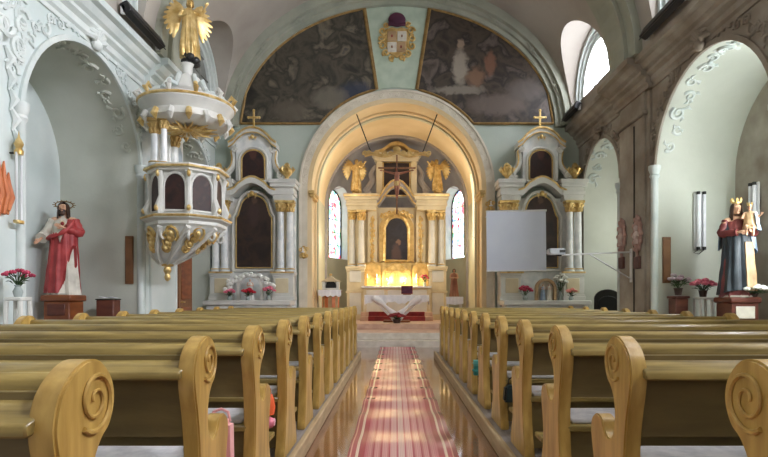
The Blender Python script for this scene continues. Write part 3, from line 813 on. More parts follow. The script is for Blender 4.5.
PS1 = painting_mat('side_altar_oil_one', [(22,16,16),(40,28,24),(58,40,32),(34,26,28),(64,50,42)], 2.6, [(0,2.75,.16,.32,(66,46,44)),(0,3.08,.08,.1,(96,72,58))])
PS2 = painting_mat('side_altar_oil_two', [(24,12,12),(52,24,20),(36,18,18),(62,34,28)], 3.5, [(0,4.2,.1,.16,(80,44,36))])
def side_altar(sgn):
    lab = 'white and gilt side altar with dark painting and cross, beside the pulpit' if sgn < 0 else 'white and gilt side altar with dark painting and cross, behind the projection screen'
    t = thing('side_altar', lab, 'altar', (sgn*3.385, 12.95, .3), 0, 'side altars')
    Z = .3                                     # figures below are heights above the nave floor, minus Z
    def b(name, m, mt, par=t, **k): 
        m.v = [(x,y,z-Z) for x,y,z in m.v]; return m.build(name, mt, par, **k)
    # altar table in front
    m = MB().box(-.92,.92,-.55,.0,.3,.92); b('mensa', m, M_marble, bevel=.01)
    m = MB().box(-.98,.98,-.62,.02,.92,1.03); b('mensa_top', m, M_white, bevel=.015)
    m = MB().box(-.8,-.1,-.565,-.54,.42,.84).box(.1,.8,-.565,-.54,.42,.84); b('frontal', m, M_cloth, bevel=.01)
    # plinths and back board
    m = MB().box(-.97,.97,.12,.30,.3,3.45); b('back_board', m, M_marble, bevel=.01)
    for q in (-1,1):
        m = moulding_block(MB(), *sorted((q*.50,q*.97)), -.16,.2, 1.03,1.70, .03, ((0,.14,.8),(.14,.2,.4),(.2,.82,0),(.82,.9,.5),(.9,1,1)))
        p = b('plinth', m, M_white, bevel=.006)
        m = MB().box(*sorted((q*.56,q*.86)), -.175,-.155, 1.2,1.54); b('plinth_panel', m, M_cream, p, bevel=.008)
        m = MB().box(*sorted((q*.44,q*.99)), -.195,-.17, 1.66,1.70); b('plinth_edge', m, M_gold, p)
    for q in (-1,1):
        for xx,yy in ((.87,-.04),(.66,-.06)):
            # columns are built with their feet on the plinths
            cc = MB(); cpar = thing
            column_parts(t, q*xx, yy, 1.70-Z, 3.36-Z, .083, M_marble, M_gold)
        m = MB().box(*sorted((q*.70,q*.79)), .03,.14, 1.7,3.36); b('pilaster', m, M_cream, bevel=.008)
        # entablature block on each pair
        m = moulding_block(MB(), *sorted((q*.5,q*.96)), -.16,.3, 3.36,3.84, .09); e = b('entablature', m, M_white, bevel=.006)
        m = MB().box(*sorted((q*.45,q*1.01)), -.245,-.215, 3.79,3.83); b('gilt_edge', m, M_gold, e)
    # main picture: arched with shoulders
    pp = [(-.42,1.80),(-.42,2.98),(-.37,3.05),(-.34,3.16)]+[(x,z) for x,z in arc(0,3.18,.32,PI,0,14,.33)][1:-1]+[(.34,3.16),(.37,3.05),(.42,2.98),(.42,1.80)]
    m = MB().prism(pp,'xz', .06,.125); pic = b('picture', m, PS1, smooth=0)
    for r_,th_,mt in ((.026,.0,M_goldp),(.05,.075,M_white)):
        s_ = 1+th_*2.3
        m = MB().tube([(x*s_, .07-th_*.2, 2.55+(z-2.55)*(1+th_*1.2)) for x,z in pp+[pp[0]]], r_*.75, 8); b('picture_frame', m, mt, pic)
    # curved cornice over the picture
    cu = crom([(-.56,3.45),(-.42,3.5),(-.3,3.62),(-.12,3.73),(0,3.76),(.12,3.73),(.3,3.62),(.42,3.5),(.56,3.45)],4)
    m = MB().band([(x,z+.16) for x,z in cu],[(x,z) for x,z in cu],'xz',-.17,.28); cz = b('arched_cornice', m, M_white, smooth=40)
    m = MB().tube([(x,-.16,z+.15) for x,z in cu], .028, 6).tube([(x,-.15,z+.02) for x,z in cu], .018, 6); b('gilt_edge', m, M_gold, cz)
    m = MB(); cherub_head(m, (0,-.13,3.52), .06); b('cherub_head', m, M_gold, t)
    # upper tier
    pc = crom([(-.56,4.60),(-.44,4.68),(-.34,4.80),(-.16,4.92),(0,4.95),(.16,4.92),(.34,4.80),(.44,4.68),(.56,4.60)],4)
    m = MB().prism([(-.42,3.84)]+[(x,z+.03) for x,z in pc if abs(x) < .43]+[(.42,3.84)],'xz',.02,.26); b('upper_tier', m, M_marble, bevel=.01)
    p2 = [(-.27,3.88),(-.27,4.32)]+arc(0,4.32,.27,PI,0,12,.25)[1:-1]+[(.27,4.32),(.27,3.88)]
    m = MB().prism(p2,'xz',-.01,.04); up = b('upper_picture', m, PS2, smooth=0)
    m = MB().tube([(x,-.01,z) for x,z in p2+[p2[0]]], .02, 8); b('picture_frame', m, M_goldp, up)
    m = MB().tube([(x*1.22,.0,4.2+(z-4.2)*1.14) for x,z in p2+[p2[0]]], .03, 8); b('picture_frame', m, M_white, up)
    for q in (-1,1):
        sp = [(q*.40,4.62),(q*.50,4.55),(q*.48,4.38),(q*.52,4.2),(q*.66,4.02),(q*.72,3.9)]
        sp = crom(sp,5)
        m = MB().tube([(x,.1,z) for x,z in sp], [.05+.05*i/len(sp) for i in range(len(sp))], 8)
        m.tube([(q*.66+a,.02,3.97+c_) for a,c_ in spiral((0,0),.11,1.6,0,18,.85,q)], .035, 6)
        m.tube([(q*.45+a,.02,4.58+c_) for a,c_ in spiral((0,0),.07,1.5,0,14,.85,-q)], .025, 6)
        v = b('volute', m, M_white)
        m = MB().tube([(x+q*.03,.03,z) for x,z in sp], .018, 6); b('gilt_edge', m, M_gold, v)
        # gilt vases on the corners
        m = MB().lathe([(.001,0),(.09,0),(.09,.03),(.04,.06),(.05,.09),(.12,.16),(.135,.24),(.1,.3),(.06,.32),(.075,.35),(.05,.4),(.001,.43)], (q*.80,-.02,3.84), 14)
        for i in range(6): m.tube([(q*.80+.12*math.cos(i), -.02+.12*math.sin(i), 4.02), (q*.80+.16*math.cos(i), -.02+.16*math.sin(i), 4.1),(q*.80+.13*math.cos(i+.2), -.02+.13*math.sin(i+.2), 4.17)], [.02,.04,.01], 5)
        b('vase', m, M_gold)
    pc = crom([(-.56,4.60),(-.44,4.68),(-.34,4.80),(-.16,4.92),(0,4.95),(.16,4.92),(.34,4.80),(.44,4.68),(.56,4.60)],4)
    m = MB().band([(x,z+.13) for x,z in pc],[(x,z-.0) for x,z in pc],'xz',-.1,.28); pd = b('pediment', m, M_white, smooth=40)
    m = MB().tube([(x,-.12,z+.12) for x,z in pc], .026, 6).tube([(x,-.11,z+.01) for x,z in pc], .016, 6); b('gilt_edge', m, M_gold, pd)
    m = MB(); cherub_head(m, (0,-.08,4.86), .05); b('cherub_head', m, M_gold, pd)
    m = MB().lathe([(.001,0),(.1,0),(.11,.03),(.05,.05),(.03,.08),(.001,.085)], (0,.06,5.07), 12)
    m.box(-.022,.022,.04,.08,5.13,5.52).box(-.13,.13,.04,.08,5.33,5.375)
    for (xx,zz) in ((0,5.52),(-.13,5.352),(.13,5.352)): m.ell((xx,.06,zz),.034,8,6)
    b('cross', m, M_gold, bevel=.006)
    # side scroll wings by the columns
    for q in (-1,1):
        m = MB().tube([(q*.97,.16,z) for z in (1.75,2.2,2.7,3.2)], .03, 6).build('x', M_white) if False else None
    return t
side_altar(-1); side_altar(1)
# ------------------------------------------------------------------ figures (statues)
def skin_mesh(joints, edges, radii, sub=2):
    me = bpy.data.meshes.new('tmp'); me.from_pydata([Vector(j) for j in joints], edges, [])
    o = bpy.data.objects.new('tmp', me); COL.objects.link(o)
    sk = o.modifiers.new('s','SKIN'); sk.use_smooth_shade = True
    for i,r in enumerate(radii):
        rr = r if isinstance(r,(tuple,list)) else (r,r)
        me.skin_vertices[0].data[i].radius = rr
    me.skin_vertices[0].data[0].use_root = True
    ss = o.modifiers.new('u','SUBSURF'); ss.levels = sub; ss.render_levels = sub
    bpy.context.view_layer.update()
    ev = o.evaluated_get(bpy.context.evaluated_depsgraph_get()); em = ev.to_mesh()
    vs = [tuple(v.co) for v in em.vertices]; fs = [tuple(p.vertices) for p in em.polygons]
    ev.to_mesh_clear(); bpy.data.objects.remove(o, do_unlink=True)
    return vs, fs
def hand(m, w, d, side, curl=.3, s=1.0, up=(0,0,1)):
    """palm, four unequal bent fingers and a thumb; w wrist, d pointing direction"""
    w = Vector(w); d = Vector(d).normalized(); u = Vector(up); u = (u-d*u.dot(d)).normalized(); b_ = d.cross(u)*side
    c = w+d*.028*s
    m.tube([w-d*.012*s, w+d*.012*s, w+d*.035*s, w+d*.05*s], [.011*s,.016*s,.018*s,.013*s], 8)
    for i,(o,l) in enumerate(((-.014,.036),(-.005,.043),(.005,.040),(.014,.031))):
        p0 = w+d*.042*s+b_*o*s; p1 = p0+(d*(1-curl*.3)-u*curl*.5).normalized()*l*.5*s
        p2 = p1+(d*(1-curl)-u*curl*1.2).normalized()*l*.5*s
        m.tube([p0-d*.012*s,p0,p1,p2], [.0058*s,.0058*s,.005*s,.0035*s], 6)
    p0 = w+d*.016*s-b_*.012*s
    m.tube([p0, p0+(d*.6-b_*.8)*.018*s, p0+(d*.9-b_*.5)*.034*s], [.007*s,.0065*s,.0045*s], 6)
def body(pose, sub=2, hs=1.0):
    """one continuous figure 1 unit tall facing -y.  pose: shL/elL/wrL/shR/elR/wrR and legs; L = figure's own left (+x)"""
    g = lambda k,dv: pose.get(k, dv)
    tilt = g('tilt', (0,0))
    hx, hy = tilt
    J = [(0,0,.52),(0,.005,.60),(0,.01,.70),(0,.012,.79),(0,.0,.835),(hx*.5,hy*.5-.005,.868),(hx,hy-.012,.915),(hx*1.1,hy*1.1-.008,.965)]
    E = [(0,1),(1,2),(2,3),(3,4),(4,5),(5,6),(6,7)]
    Rr = [(.085,.06),(.075,.055),(.09,.06),(.075,.045),(.03,.03),(.03,.03),(.046,.054),(.036,.042)]
    for s,k in ((1,'L'),(-1,'R')):
        sh = (s*.105,.012,.795); el = g('el'+k,(s*.14,.02,.65)); wr = g('wr'+k,(s*.12,-.06,.54))
        a = len(J); J += [sh, el, wr]; E += [(3,a),(a,a+1),(a+1,a+2)]; Rr += [.04,.03,.018]
        hip = (s*.05,0,.48); kn = g('kn'+k,(s*.055,-.02,.27)); an = g('an'+k,(s*.06,.01,.05)); to = g('to'+k,(s*.07,-.08,.018))
        a = len(J); J += [hip, kn, an, to]; E += [(0,a),(a,a+1),(a+1,a+2),(a+2,a+3)]; Rr += [.066,.044,.026,.02]
    m = MB(); vs, fs = skin_mesh(J, E, Rr, sub); m.add(vs, fs)
    # face
    fx, fy, fz = hx, hy-.012, .915
    m.tube([(fx,fy-.047,fz+.012),(fx,fy-.060,fz-.008),(fx,fy-.050,fz-.014)], [.006,.010,.006], 6)
    for s in (-1,1):
        m.ell((fx+s*.019,fy-.046,fz+.008),(.009,.006,.005),8,6)
        m.ell((fx+s*.019,fy-.048,fz+.020),(.012,.006,.003),8,4)
        m.ell((fx+s*.048,fy+.006,fz-.002),(.006,.011,.016),8,6)
    m.ell((fx,fy-.048,fz-.026),(.013,.007,.0035),8,4).ell((fx,fy-.046,fz-.032),(.011,.007,.004),8,4)
    m.ell((fx,fy-.040,fz-.048),(.018,.013,.012),8,6)
    for s,k in ((1,'L'),(-1,'R')):
        wr = Vector(g('wr'+k,(s*.12,-.06,.54))); el = Vector(g('el'+k,(s*.14,.02,.65)))
        d = Vector(g('hd'+k, tuple((wr-el).normalized())))
        hand(m, wr+d*.01, d, s, g('curl'+k,.35), hs, g('up'+k,(0,-1,.3)))
    return m
def robe(zr, folds=13, seed=1, n=72, amp=1.0, a0=None, a1=None, th=0, off=0.0, zb=None):
    """draped garment: zr = [(z, rx, ry, cx, cy, fold)] ; open between a0..a1 if given"""
    rnd = random.Random(seed)
    ph = [rnd.uniform(0,6.28) for _ in range(4)]
    def val(z, i):
        for k in range(len(zr)-1):
            if zr[k][0] <= z <= zr[k+1][0]:
                t = (z-zr[k][0])/(zr[k+1][0]-zr[k][0]+1e-9); t = t*t*(3-2*t)
                return zr[k][i]*(1-t)+zr[k+1][i]*t
        return zr[0][i] if z < zr[0][0] else zr[-1][i]
    open_ = a0 is not None
    lo, hi = (a0, a1) if open_ else (0, 2*PI)
    cols = n+1 if open_ else n
    rows = 26
    G = []
    for i in range(rows+1):
        row = []
        for j in range(cols):
            a = lo+(hi-lo)*j/n
            z0, z1 = zr[0][0], zr[-1][0]
            if zb: z0, z1 = zb(a, z0, z1)
            z = z0+(z1-z0)*i/rows
            f = val(z,5)*amp
            w_ = math.sin(folds*a+ph[0]+2.2*z)*.6+math.sin((folds*.55)*a+ph[1]-3*z)*.5+.25*math.sin(folds*1.9*a+ph[2])
            k = 1+f*w_
            row.append((val(z,3)+(val(z,1)+off)*k*math.cos(a), val(z,4)+(val(z,2)+off)*k*math.sin(a), z))
        G.append(row)
    m = MB()
    if open_: m.sheet(G, th or .008)
    else: m.rings(G, True, True)
    return m
def sleeve(sh, el, wr, r=(.045,.05,.045)):
    sh, el, wr = Vector(sh), Vector(el), Vector(wr)
    P = crom([sh, (sh+el)/2, el, (el+wr)/2, el+(wr-el)*.92], 4)
    n = len(P); rr = []
    for i in range(n):
        t = i/(n-1); b_ = r[0]*(1-t*2)+r[1]*t*2 if t < .5 else r[1]*(2-2*t)+r[2]*(2*t-1)
        rr.append(b_*(1+.09*math.sin(i*2.1)))
    return MB().tube(P, rr, 12)
def hair_shell(hx, hy, long=.1, r=1.0):
    m = MB(); G = []
    for i in range(9):
        row = []
        for j in range(17):
            a = R(-40)+R(260)*j/16
            if i < 5:
                t = PI/2*(1-i/5)
                row.append((hx+.056*r*math.cos(t)*math.cos(a), hy-.004+.062*r*math.cos(t)*math.sin(a), .925+.062*r*math.sin(t)))
            else:
                k = (i-4)/4
                w_ = 1+.12*k+.05*math.sin(j*2.2+i)
                row.append((hx+.056*w_*math.cos(a), hy+.062*w_*math.sin(a), .925-long*k))
        G.append(row)
    return m.sheet(G, .010)

# --- the statue with the red mantle
PHe = PX
def statue_base(): pass
x, zt = PX(64, 295, 8.75); xb = x
t = thing('pedestal', 'varnished wooden pedestal under the statue with the red mantle', 'pedestal', (x, 8.75, .11))
hp = zt-.11
MB().box(-.20,.20,-.2,.2,.05,hp-.1).build('body', M_mahog, t, bevel=.01)
MB().box(-.235,.235,-.23,.23,hp-.1,hp).build('top_slab', M_mahog, t, bevel=.015)
MB().box(-.235,.235,-.24,.24,0,.06).build('foot', M_mahog, t, bevel=.01)
MB().box(-.14,.14,-.215,-.195,hp-.32,hp-.14).build('carved_panel', M_redw, t, bevel=.01)
SH = 1.5
t = thing('religious_statue', 'statue in cream robe and red mantle with a halo, one hand lowered', 'statue', (x, 8.75, .11+hp), R(14))
pose = dict(tilt=(.0,-.01), elL=(.15,-.0,.66), wrL=(.035,-.115,.70), hdL=(-.8,-.3,.35), elR=(-.165,.01,.655), wrR=(-.185,-.09,.585), hdR=(-.35,-.55,-.5), curlL=.2, curlR=.3)
SM = Matrix.Scale(SH,4)
body(pose).xform(SM).build('figure', M_skin, t)
r_ = robe([(.0,.155,.13,0,.0,.10),(.12,.14,.115,0,0,.10),(.3,.125,.10,0,-.005,.09),(.5,.115,.092,0,0,.06),(.6,.108,.085,0,0,.05),(.7,.115,.082,0,.008,.04),(.78,.112,.07,0,.012,.03),(.815,.075,.05,0,.01,.01),(.838,.04,.035,0,.003,0)], 12, 3)
rb = r_.xform(SM).build('robe', M_cream2, t)
for k_,(a,b_,c_) in enumerate((((.10,.012,.795),pose['elL'],pose['wrL']),((-.10,.012,.795),pose['elR'],pose['wrR']))):
    sleeve(a,b_,c_,(.045,.05,.055 if k_ else .042)).xform(SM).build('sleeve', M_redrobe if k_ == 0 else M_cream2, rb)
mz = [(.03,.165,.142,-.005,0,.09),(.2,.15,.128,-.005,0,.09),(.4,.137,.115,0,0,.08),(.55,.128,.105,0,0,.06),(.68,.13,.10,0,.005,.05),(.78,.125,.085,0,.012,.03),(.82,.09,.06,0,.012,.01)]
def zbm(a, z0, z1):
    # angle -90deg is the front; mantle: long on the figure's right, lifted on its left front, closed over the left shoulder
    c_ = math.cos(a); fr = max(0,-math.sin(a))
    bot = .02 if math.sin(a) > .25 else .02+.50*max(0,min(1,(c_+.02)/.75))
    top = .80 if c_ > .5 or math.sin(a) > .2 else .80-.27*min(1,fr*1.2)*min(1,(.5-c_)*2.5)
    if math.sin(a) < .2 and c_ < -.3: top = .62
    return bot, max(top, bot+.1)
mm = robe(mz, 11, 8, n=96, zb=zbm).xform(SM).build('mantle', M_redrobe, t)
MB().tube([tuple(Vector(p)*SH) for p in crom([(-.155,-.03,.585),(-.10,-.115,.60),(0,-.138,.63),(.08,-.125,.70),(.115,-.07,.79)],6)], [.02*SH+.008*math.sin(i) for i in range(25)], 8).build('mantle_roll', M_redrobe, mm)
hair_shell(0,-.01,.12).xform(SM).build('hair', M_hair, t)
MB().ell((0,-.056,.862),(.03,.02,.03),10,8).ell((0,-.05,.885),(.034,.018,.02),10,6).xform(SM).build('beard', M_hair, t)
h = MB().tube([(.085*math.cos(a)*SH, (-.01+.015)*SH, (.955+.085*math.sin(a)*.45)*SH) for a in [2*PI*i/28 for i in range(29)]], .009, 6)
for i in range(14):
    a = 2*PI*i/14
    h.tube([(.085*math.cos(a)*SH,.005*SH,(.955+.038*math.sin(a))*SH),(.112*math.cos(a)*SH,.005*SH,(.955+.052*math.sin(a))*SH)], .006, 5)
h.tube([(0,.045*SH,.93*SH),(0,.005*SH,.955*SH+.05)], .006, 5)
h.build('halo', mat('dull_brass',(120,92,52),(150,118,70),.45,metal=.6), t)
MB().ell((.015,-.098,.745),(.018,.012,.022),10,8).xform(SM).build('heart', M_crim, rb)
g_ = MB()
for i in range(10):
    a = 2*PI*i/10; g_.tube([(.015+.018*math.cos(a),-.096,.745+.02*math.sin(a)),(.015+.036*math.cos(a),-.094,.745+.04*math.sin(a))], [.005,.001], 5)
g_.xform(SM).build('heart_rays', M_gold, rb)
MB().lathe([(.001,0),(.2,0),(.215,.015),(.2,.035),(.001,.035)], (0,0,-.012), 20).build('plinth', mat('grey_plinth',(150,146,138),(170,164,154)), t)

# --- the crowned statue with child
x, zt = PX(739, 297, 8.3)
t = thing('pedestal', 'dark red wooden pedestal with a pale plaque under the crowned statue', 'pedestal', (x, 8.35, .11))
hp = zt-.11
MB().box(-.20,.20,-.2,.2,.06,hp-.09).build('body', M_redw, t, bevel=.01)
MB().box(-.235,.235,-.23,.23,hp-.09,hp).build('top_slab', M_redw, t, bevel=.02)
MB().box(-.235,.235,-.23,.23,0,.07).build('foot', M_redw, t, bevel=.01)
MB().box(-.14,.14,-.212,-.195,hp-.32,hp-.14).build('plaque', M_cream2, t, bevel=.004)
t = thing('religious_statue', 'crowned statue in dark blue mantle holding a crowned child', 'statue', (x, 8.35, .11+hp), R(-12))
S2 = 1.46; SM2 = Matrix.Scale(S2,4)
pose = dict(tilt=(-.012,-.012), elL=(.15,-.02,.66), wrL=(.10,-.135,.655), hdL=(-.5,-.75,.2), elR=(-.15,-.0,.66), wrR=(-.03,-.13,.66), hdR=(.75,-.5,.1))
body(pose).xform(SM2).build('figure', M_skin, t)
rb = robe([(.0,.165,.14,0,.0,.10),(.12,.15,.125,0,0,.10),(.3,.13,.105,0,-.005,.09),(.5,.118,.095,0,0,.06),(.6,.108,.085,0,0,.05),(.7,.115,.082,0,.008,.04),(.78,.112,.07,0,.012,.03),(.815,.075,.05,0,.01,.01),(.838,.04,.035,0,.003,0)], 12, 5).xform(SM2).build('dress', M_redw if False else mat('maroon_dress',(92,36,38),(126,56,52),.5,scale=5), t)
for k_,(a,b_,c_) in enumerate((((.10,.012,.795),pose['elL'],pose['wrL']),((-.10,.012,.795),pose['elR'],pose['wrR']))):
    sleeve(a,b_,c_,(.038,.038,.036)).xform(SM2).build('sleeve', MATS['maroon_dress'], rb)
def zb2(a, z0, z1):
    c_ = math.cos(a); fr = max(0,-math.sin(a))
    top = .80 if fr < .35 else .645
    return .02+.05*fr, top
mm = robe([(.0,.178,.155,0,0,.09),(.2,.16,.135,0,0,.09),(.4,.142,.12,0,0,.08),(.55,.132,.112,0,0,.06),(.68,.132,.105,0,.005,.05),(.78,.125,.085,0,.012,.03),(.82,.09,.06,0,.012,.01)], 11, 9, n=96, zb=zb2).xform(SM2).build('mantle', M_navy, t)
def zb3(a, z0, z1): return .06, .56
robe([(.0,.184,.162,0,0,.08),(.2,.167,.143,0,0,.08),(.4,.15,.128,0,0,.06),(.56,.14,.12,0,0,.04)], 9, 4, n=30, a0=R(-78), a1=R(-42), th=.012, zb=zb3).xform(SM2).build('sash_panel', M_tan, mm)
hair_shell(-.012,-.012,.13).xform(SM2).build('hair', M_hair, t)
robe([(.40,.168,.145,0,.01,.07),(.62,.158,.125,0,.02,.07),(.74,.142,.10,0,.02,.05),(.82,.11,.08,0,.02,.03)], 8, 12, n=48, a0=R(-42), a1=R(150), th=.01, zb=lambda a,p,q:(.44+.1*abs(math.sin(a)),.82)).xform(SM2).build('veil', M_blue, t)
def crown(m, c, r, h):
    m.lathe([(r*.9,0),(r,.0),(r*1.02,h*.35),(r*.9,h*.35)], c, 14)
    for i in range(7):
        a = 2*PI*i/7
        m.tube([(c[0]+r*math.cos(a),c[1]+r*math.sin(a),c[2]+h*.3),(c[0]+r*1.18*math.cos(a),c[1]+r*1.18*math.sin(a),c[2]+h*.75),(c[0]+r*1.25*math.cos(a),c[1]+r*1.25*math.sin(a),c[2]+h)], [r*.28,r*.24,r*.08], 6)
        m.ell((c[0]+r*1.2*math.cos(a),c[1]+r*1.2*math.sin(a),c[2]+h*1.02), r*.16, 6, 4)
    return m
crown(MB(), (-.012*S2,-.014*S2,.965*S2), .040*S2, .055*S2).build('crown', M_gold, t)
# the child is carved with the statue: seated on the left forearm
cs = .42; cM = Matrix.Translation((.075*S2,-.115*S2,.52*S2)) @ Matrix.Rotation(R(-20),4,'Z') @ Matrix.Scale(S2*cs,4)
cp = dict(elL=(.17,-.03,.68), wrL=(.22,-.14,.72), elR=(-.16,-.04,.67), wrR=(-.15,-.15,.66), knL=(.07,-.16,.46), anL=(.07,-.17,.26), toL=(.07,-.24,.23), knR=(-.07,-.16,.46), anR=(-.06,-.16,.27), toR=(-.06,-.23,.24))
ch = body(cp, 2, 1.2).xform(cM).build('child', M_skin, t)
robe([(.40,.15,.17,0,-.05,.06),(.5,.135,.12,0,-.02,.06),(.66,.12,.09,0,0,.04),(.78,.115,.075,0,.01,.02),(.83,.05,.045,0,0,0)], 9, 6).xform(cM).build('child_robe', M_tan, ch)
robe([(.36,.19,.16,.03,0,.08),(.6,.16,.12,.02,.0,.06),(.8,.13,.09,.01,.01,.03)], 8, 2, n=40, a0=R(-50), a1=R(140), th=.02).xform(cM).build('child_cloak', M_blue, ch)
crown(MB(), (0,-.012,.965), .048, .085).xform(cM).build('child_crown', M_gold, ch)
MB().lathe([(.001,0),(.22,0),(.235,.015),(.22,.035),(.001,.035)], (0,0,-.012), 20).build('plinth', MATS['grey_plinth'], t)
# white flowers at her feet
px_, pz_ = PX(748, 288, 8.1)
flowers('silk_flowers', 'white flowers lying at the feet of the crowned statue', (x+.14, 8.16, .11+hp), M_whfl, M_pot, .05, .05, .12, .19, 16, .045, seed=3)

# ------------------------------------------------------------------ gilded angels
def angel(name, label, loc, s, rz, arm=1, group=None, base=True, flip=1, m_body=None):
    t = thing(name, label, 'statue', loc, rz, group)
    S = Matrix.Scale(s,4)
    P = dict(tilt=(.015*flip,-.015), knL=(.06,-.06,.27), anL=(.05,.04,.06), toL=(.05,.0,.02), knR=(-.055,-.0,.27), anR=(-.06,.02,.05))
    if flip > 0: P.update(elL=(.19,-.03,.76), wrL=(.24,-.10,.86), elR=(-.16,-.02,.66), wrR=(-.07,-.13,.66))
    else: P.update(elR=(-.19,-.03,.76), wrR=(-.24,-.10,.86), elL=(.16,-.02,.66), wrL=(.07,-.13,.66))
    zo = .0
    T = S
    if m_body is None: m_body = M_gold
    body(P).xform(T).build('figure', M_skin if False else m_body, t)
    robe([(.04,.15,.13,.01,.02,.16),(.2,.15,.125,0,.01,.14),(.4,.125,.10,0,0,.12),(.55,.105,.085,0,0,.08),(.66,.108,.08,0,.005,.06),(.78,.11,.07,0,.012,.04),(.825,.055,.045,0,.008,0)], 10, 4).xform(T).build('robe', M_gold, t)
    hair_shell(.015*flip,-.015,.05,1.05).xform(T).build('hair', M_goldp, t)
    for q in (-1,1):
        w = MB()
        for i in range(9):
            a = R(62-17*i); L = .31-.010*abs(i-4)
            b0 = Vector((q*.05,.075,.74)); b1 = Vector((q*(.11+.02*i*.3),.12,.86-.018*i)); 
            tip = b1+Vector((q*L*.75*math.cos(a)+q*.02, .05, L*math.sin(a)*.62-.02*i))
            sd = Vector((-math.sin(a)*q,0,math.cos(a)))*.042
            w.sheet([[b0-sd*.4,b0+Vector((0,-.006,0)),b0+sd*.4],[b1-sd,b1+Vector((0,-.014,0)),b1+sd],[(b1+tip)/2-sd*1.15,(b1+tip)/2+Vector((0,-.014,0)),(b1+tip)/2+sd*1.15],[tip-sd*.3,tip,tip+sd*.3]], .012)
        w.xform(T).build('wing', M_gold, t)
    if base:
        c = MB(); rnd = random.Random(2)
        for i in range(12):
            a = i*2.4; c.ell((.11*math.cos(a)*s*(i%3)/2, .1*math.sin(a)*s*(i%3)/2, (.0+.03*(i%4)-.04)*s), (.075*s,.07*s,.06*s), 8, 6)
        c.build('cloud_base', M_dark if base == 2 else M_goldp, t)
    return t

# ------------------------------------------------------------------ pulpit on the pier
pcx, pcy = -3.50, 9.15
t = thing('pulpit', 'white and gilt pulpit with sounding canopy on the side pier', 'pulpit', (pcx, pcy, 0)); t.scale = (.92,.92,1)
def zz(py, Y=8.55): return CH/K+(298-py)*Y/F
z_tip, z_b0, z_led, z_led2, z_par, z_can, z_can2 = zz(279), zz(260), zz(223), zz(214), zz(166), zz(116), zz(80,9.15)
NO = 8
def octo(r, z, n=NO, ph=PI/8, sq=1): return [(r*math.cos(ph+2*PI*i/n), r*math.sin(ph+2*PI*i/n), z) for i in range(n)]
# basket underside: bulging ribs down to a gilt pendant
PSH = lambda z: -.36*max(0,min(1,(z_led-.04-z)/(z_led-.04-z_b0)))
pr = [(.06,z_b0-.06),(.13,z_b0-.02),(.24,z_b0+.06),(.40,z_b0+.20),(.54,z_b0+.42),(.62,z_led-.04)]
bk = MB().rings([[(x_+PSH(z),y_,z_) for x_,y_,z_ in octo(r,z,24,0)] for r,z in pr]).build('basket', M_marble, t)
MB().lathe([(.001,z_tip-.02),(.035,z_tip),(.055,z_tip+.05),(.04,z_tip+.1),(.07,z_tip+.16),(.05,z_tip+.22),(.10,z_b0-.06),(.13,z_b0-.0),(.001,z_b0)], (PSH(z_b0),0,0), 14).build('pendant', M_gold, bk)
for i in range(8):
    a = PI/8+i*PI/4
    m = MB().tube([(1.03*r*math.cos(a)+PSH(z),1.03*r*math.sin(a),z) for r,z in pr[1:]], [.03,.035,.045,.05,.05], 8)
    r1 = .56
    m.tube([(r1*math.cos(a)+.06*math.cos(q)*math.cos(a), r1*math.sin(a)+.06*math.cos(q)*math.sin(a), z_led-.16+.07*math.sin(q)) for q in [i2*.55 for i2 in range(14)]], .022, 6)
    m.build('rib', M_white, bk)
    a2 = a+PI/8
    g = MB()
    for k in range(4):
        f = .25+.2*k; i0 = min(int(f*5),4)
        z = z_b0+.12+(z_led-z_b0-.2)*f
        i1 = max(j for j in range(len(pr)-1) if pr[j][1] <= z); r = (pr[i1][0]+(pr[i1+1][0]-pr[i1][0])*(z-pr[i1][1])/(pr[i1+1][1]-pr[i1][1]))*1.03
        sp = spiral((0,0), .05+.09*f, 1.4, k*1.7, 14, .85, 1 if k%2 else -1)
        g.tube([((r+.6*v)*math.cos(a2)+u*-math.sin(a2)+PSH(z), (r+.6*v)*math.sin(a2)+u*math.cos(a2), z+v) for u,v in sp], .024, 5)
        g.ell((r*1.0*math.cos(a2)+PSH(z), r*1.0*math.sin(a2), z), (.045,.045,.055), 8, 6)
    g.build('gilt_relief', M_gold, bk)
ld = MB().rings([octo(r,z) for r,z in ((.60,z_led-.04),(.68,z_led),(.68,z_led+.05),(.76,z_led+.09),(.76,z_led2),(.66,z_led2+.03))]).build('ledge', M_white, t, smooth=25)
MB().rings([octo(.775,z_led2-.035),octo(.785,z_led2-.015),octo(.775,z_led2+.002)]).build('gilt_edge', M_gold, ld, smooth=25)
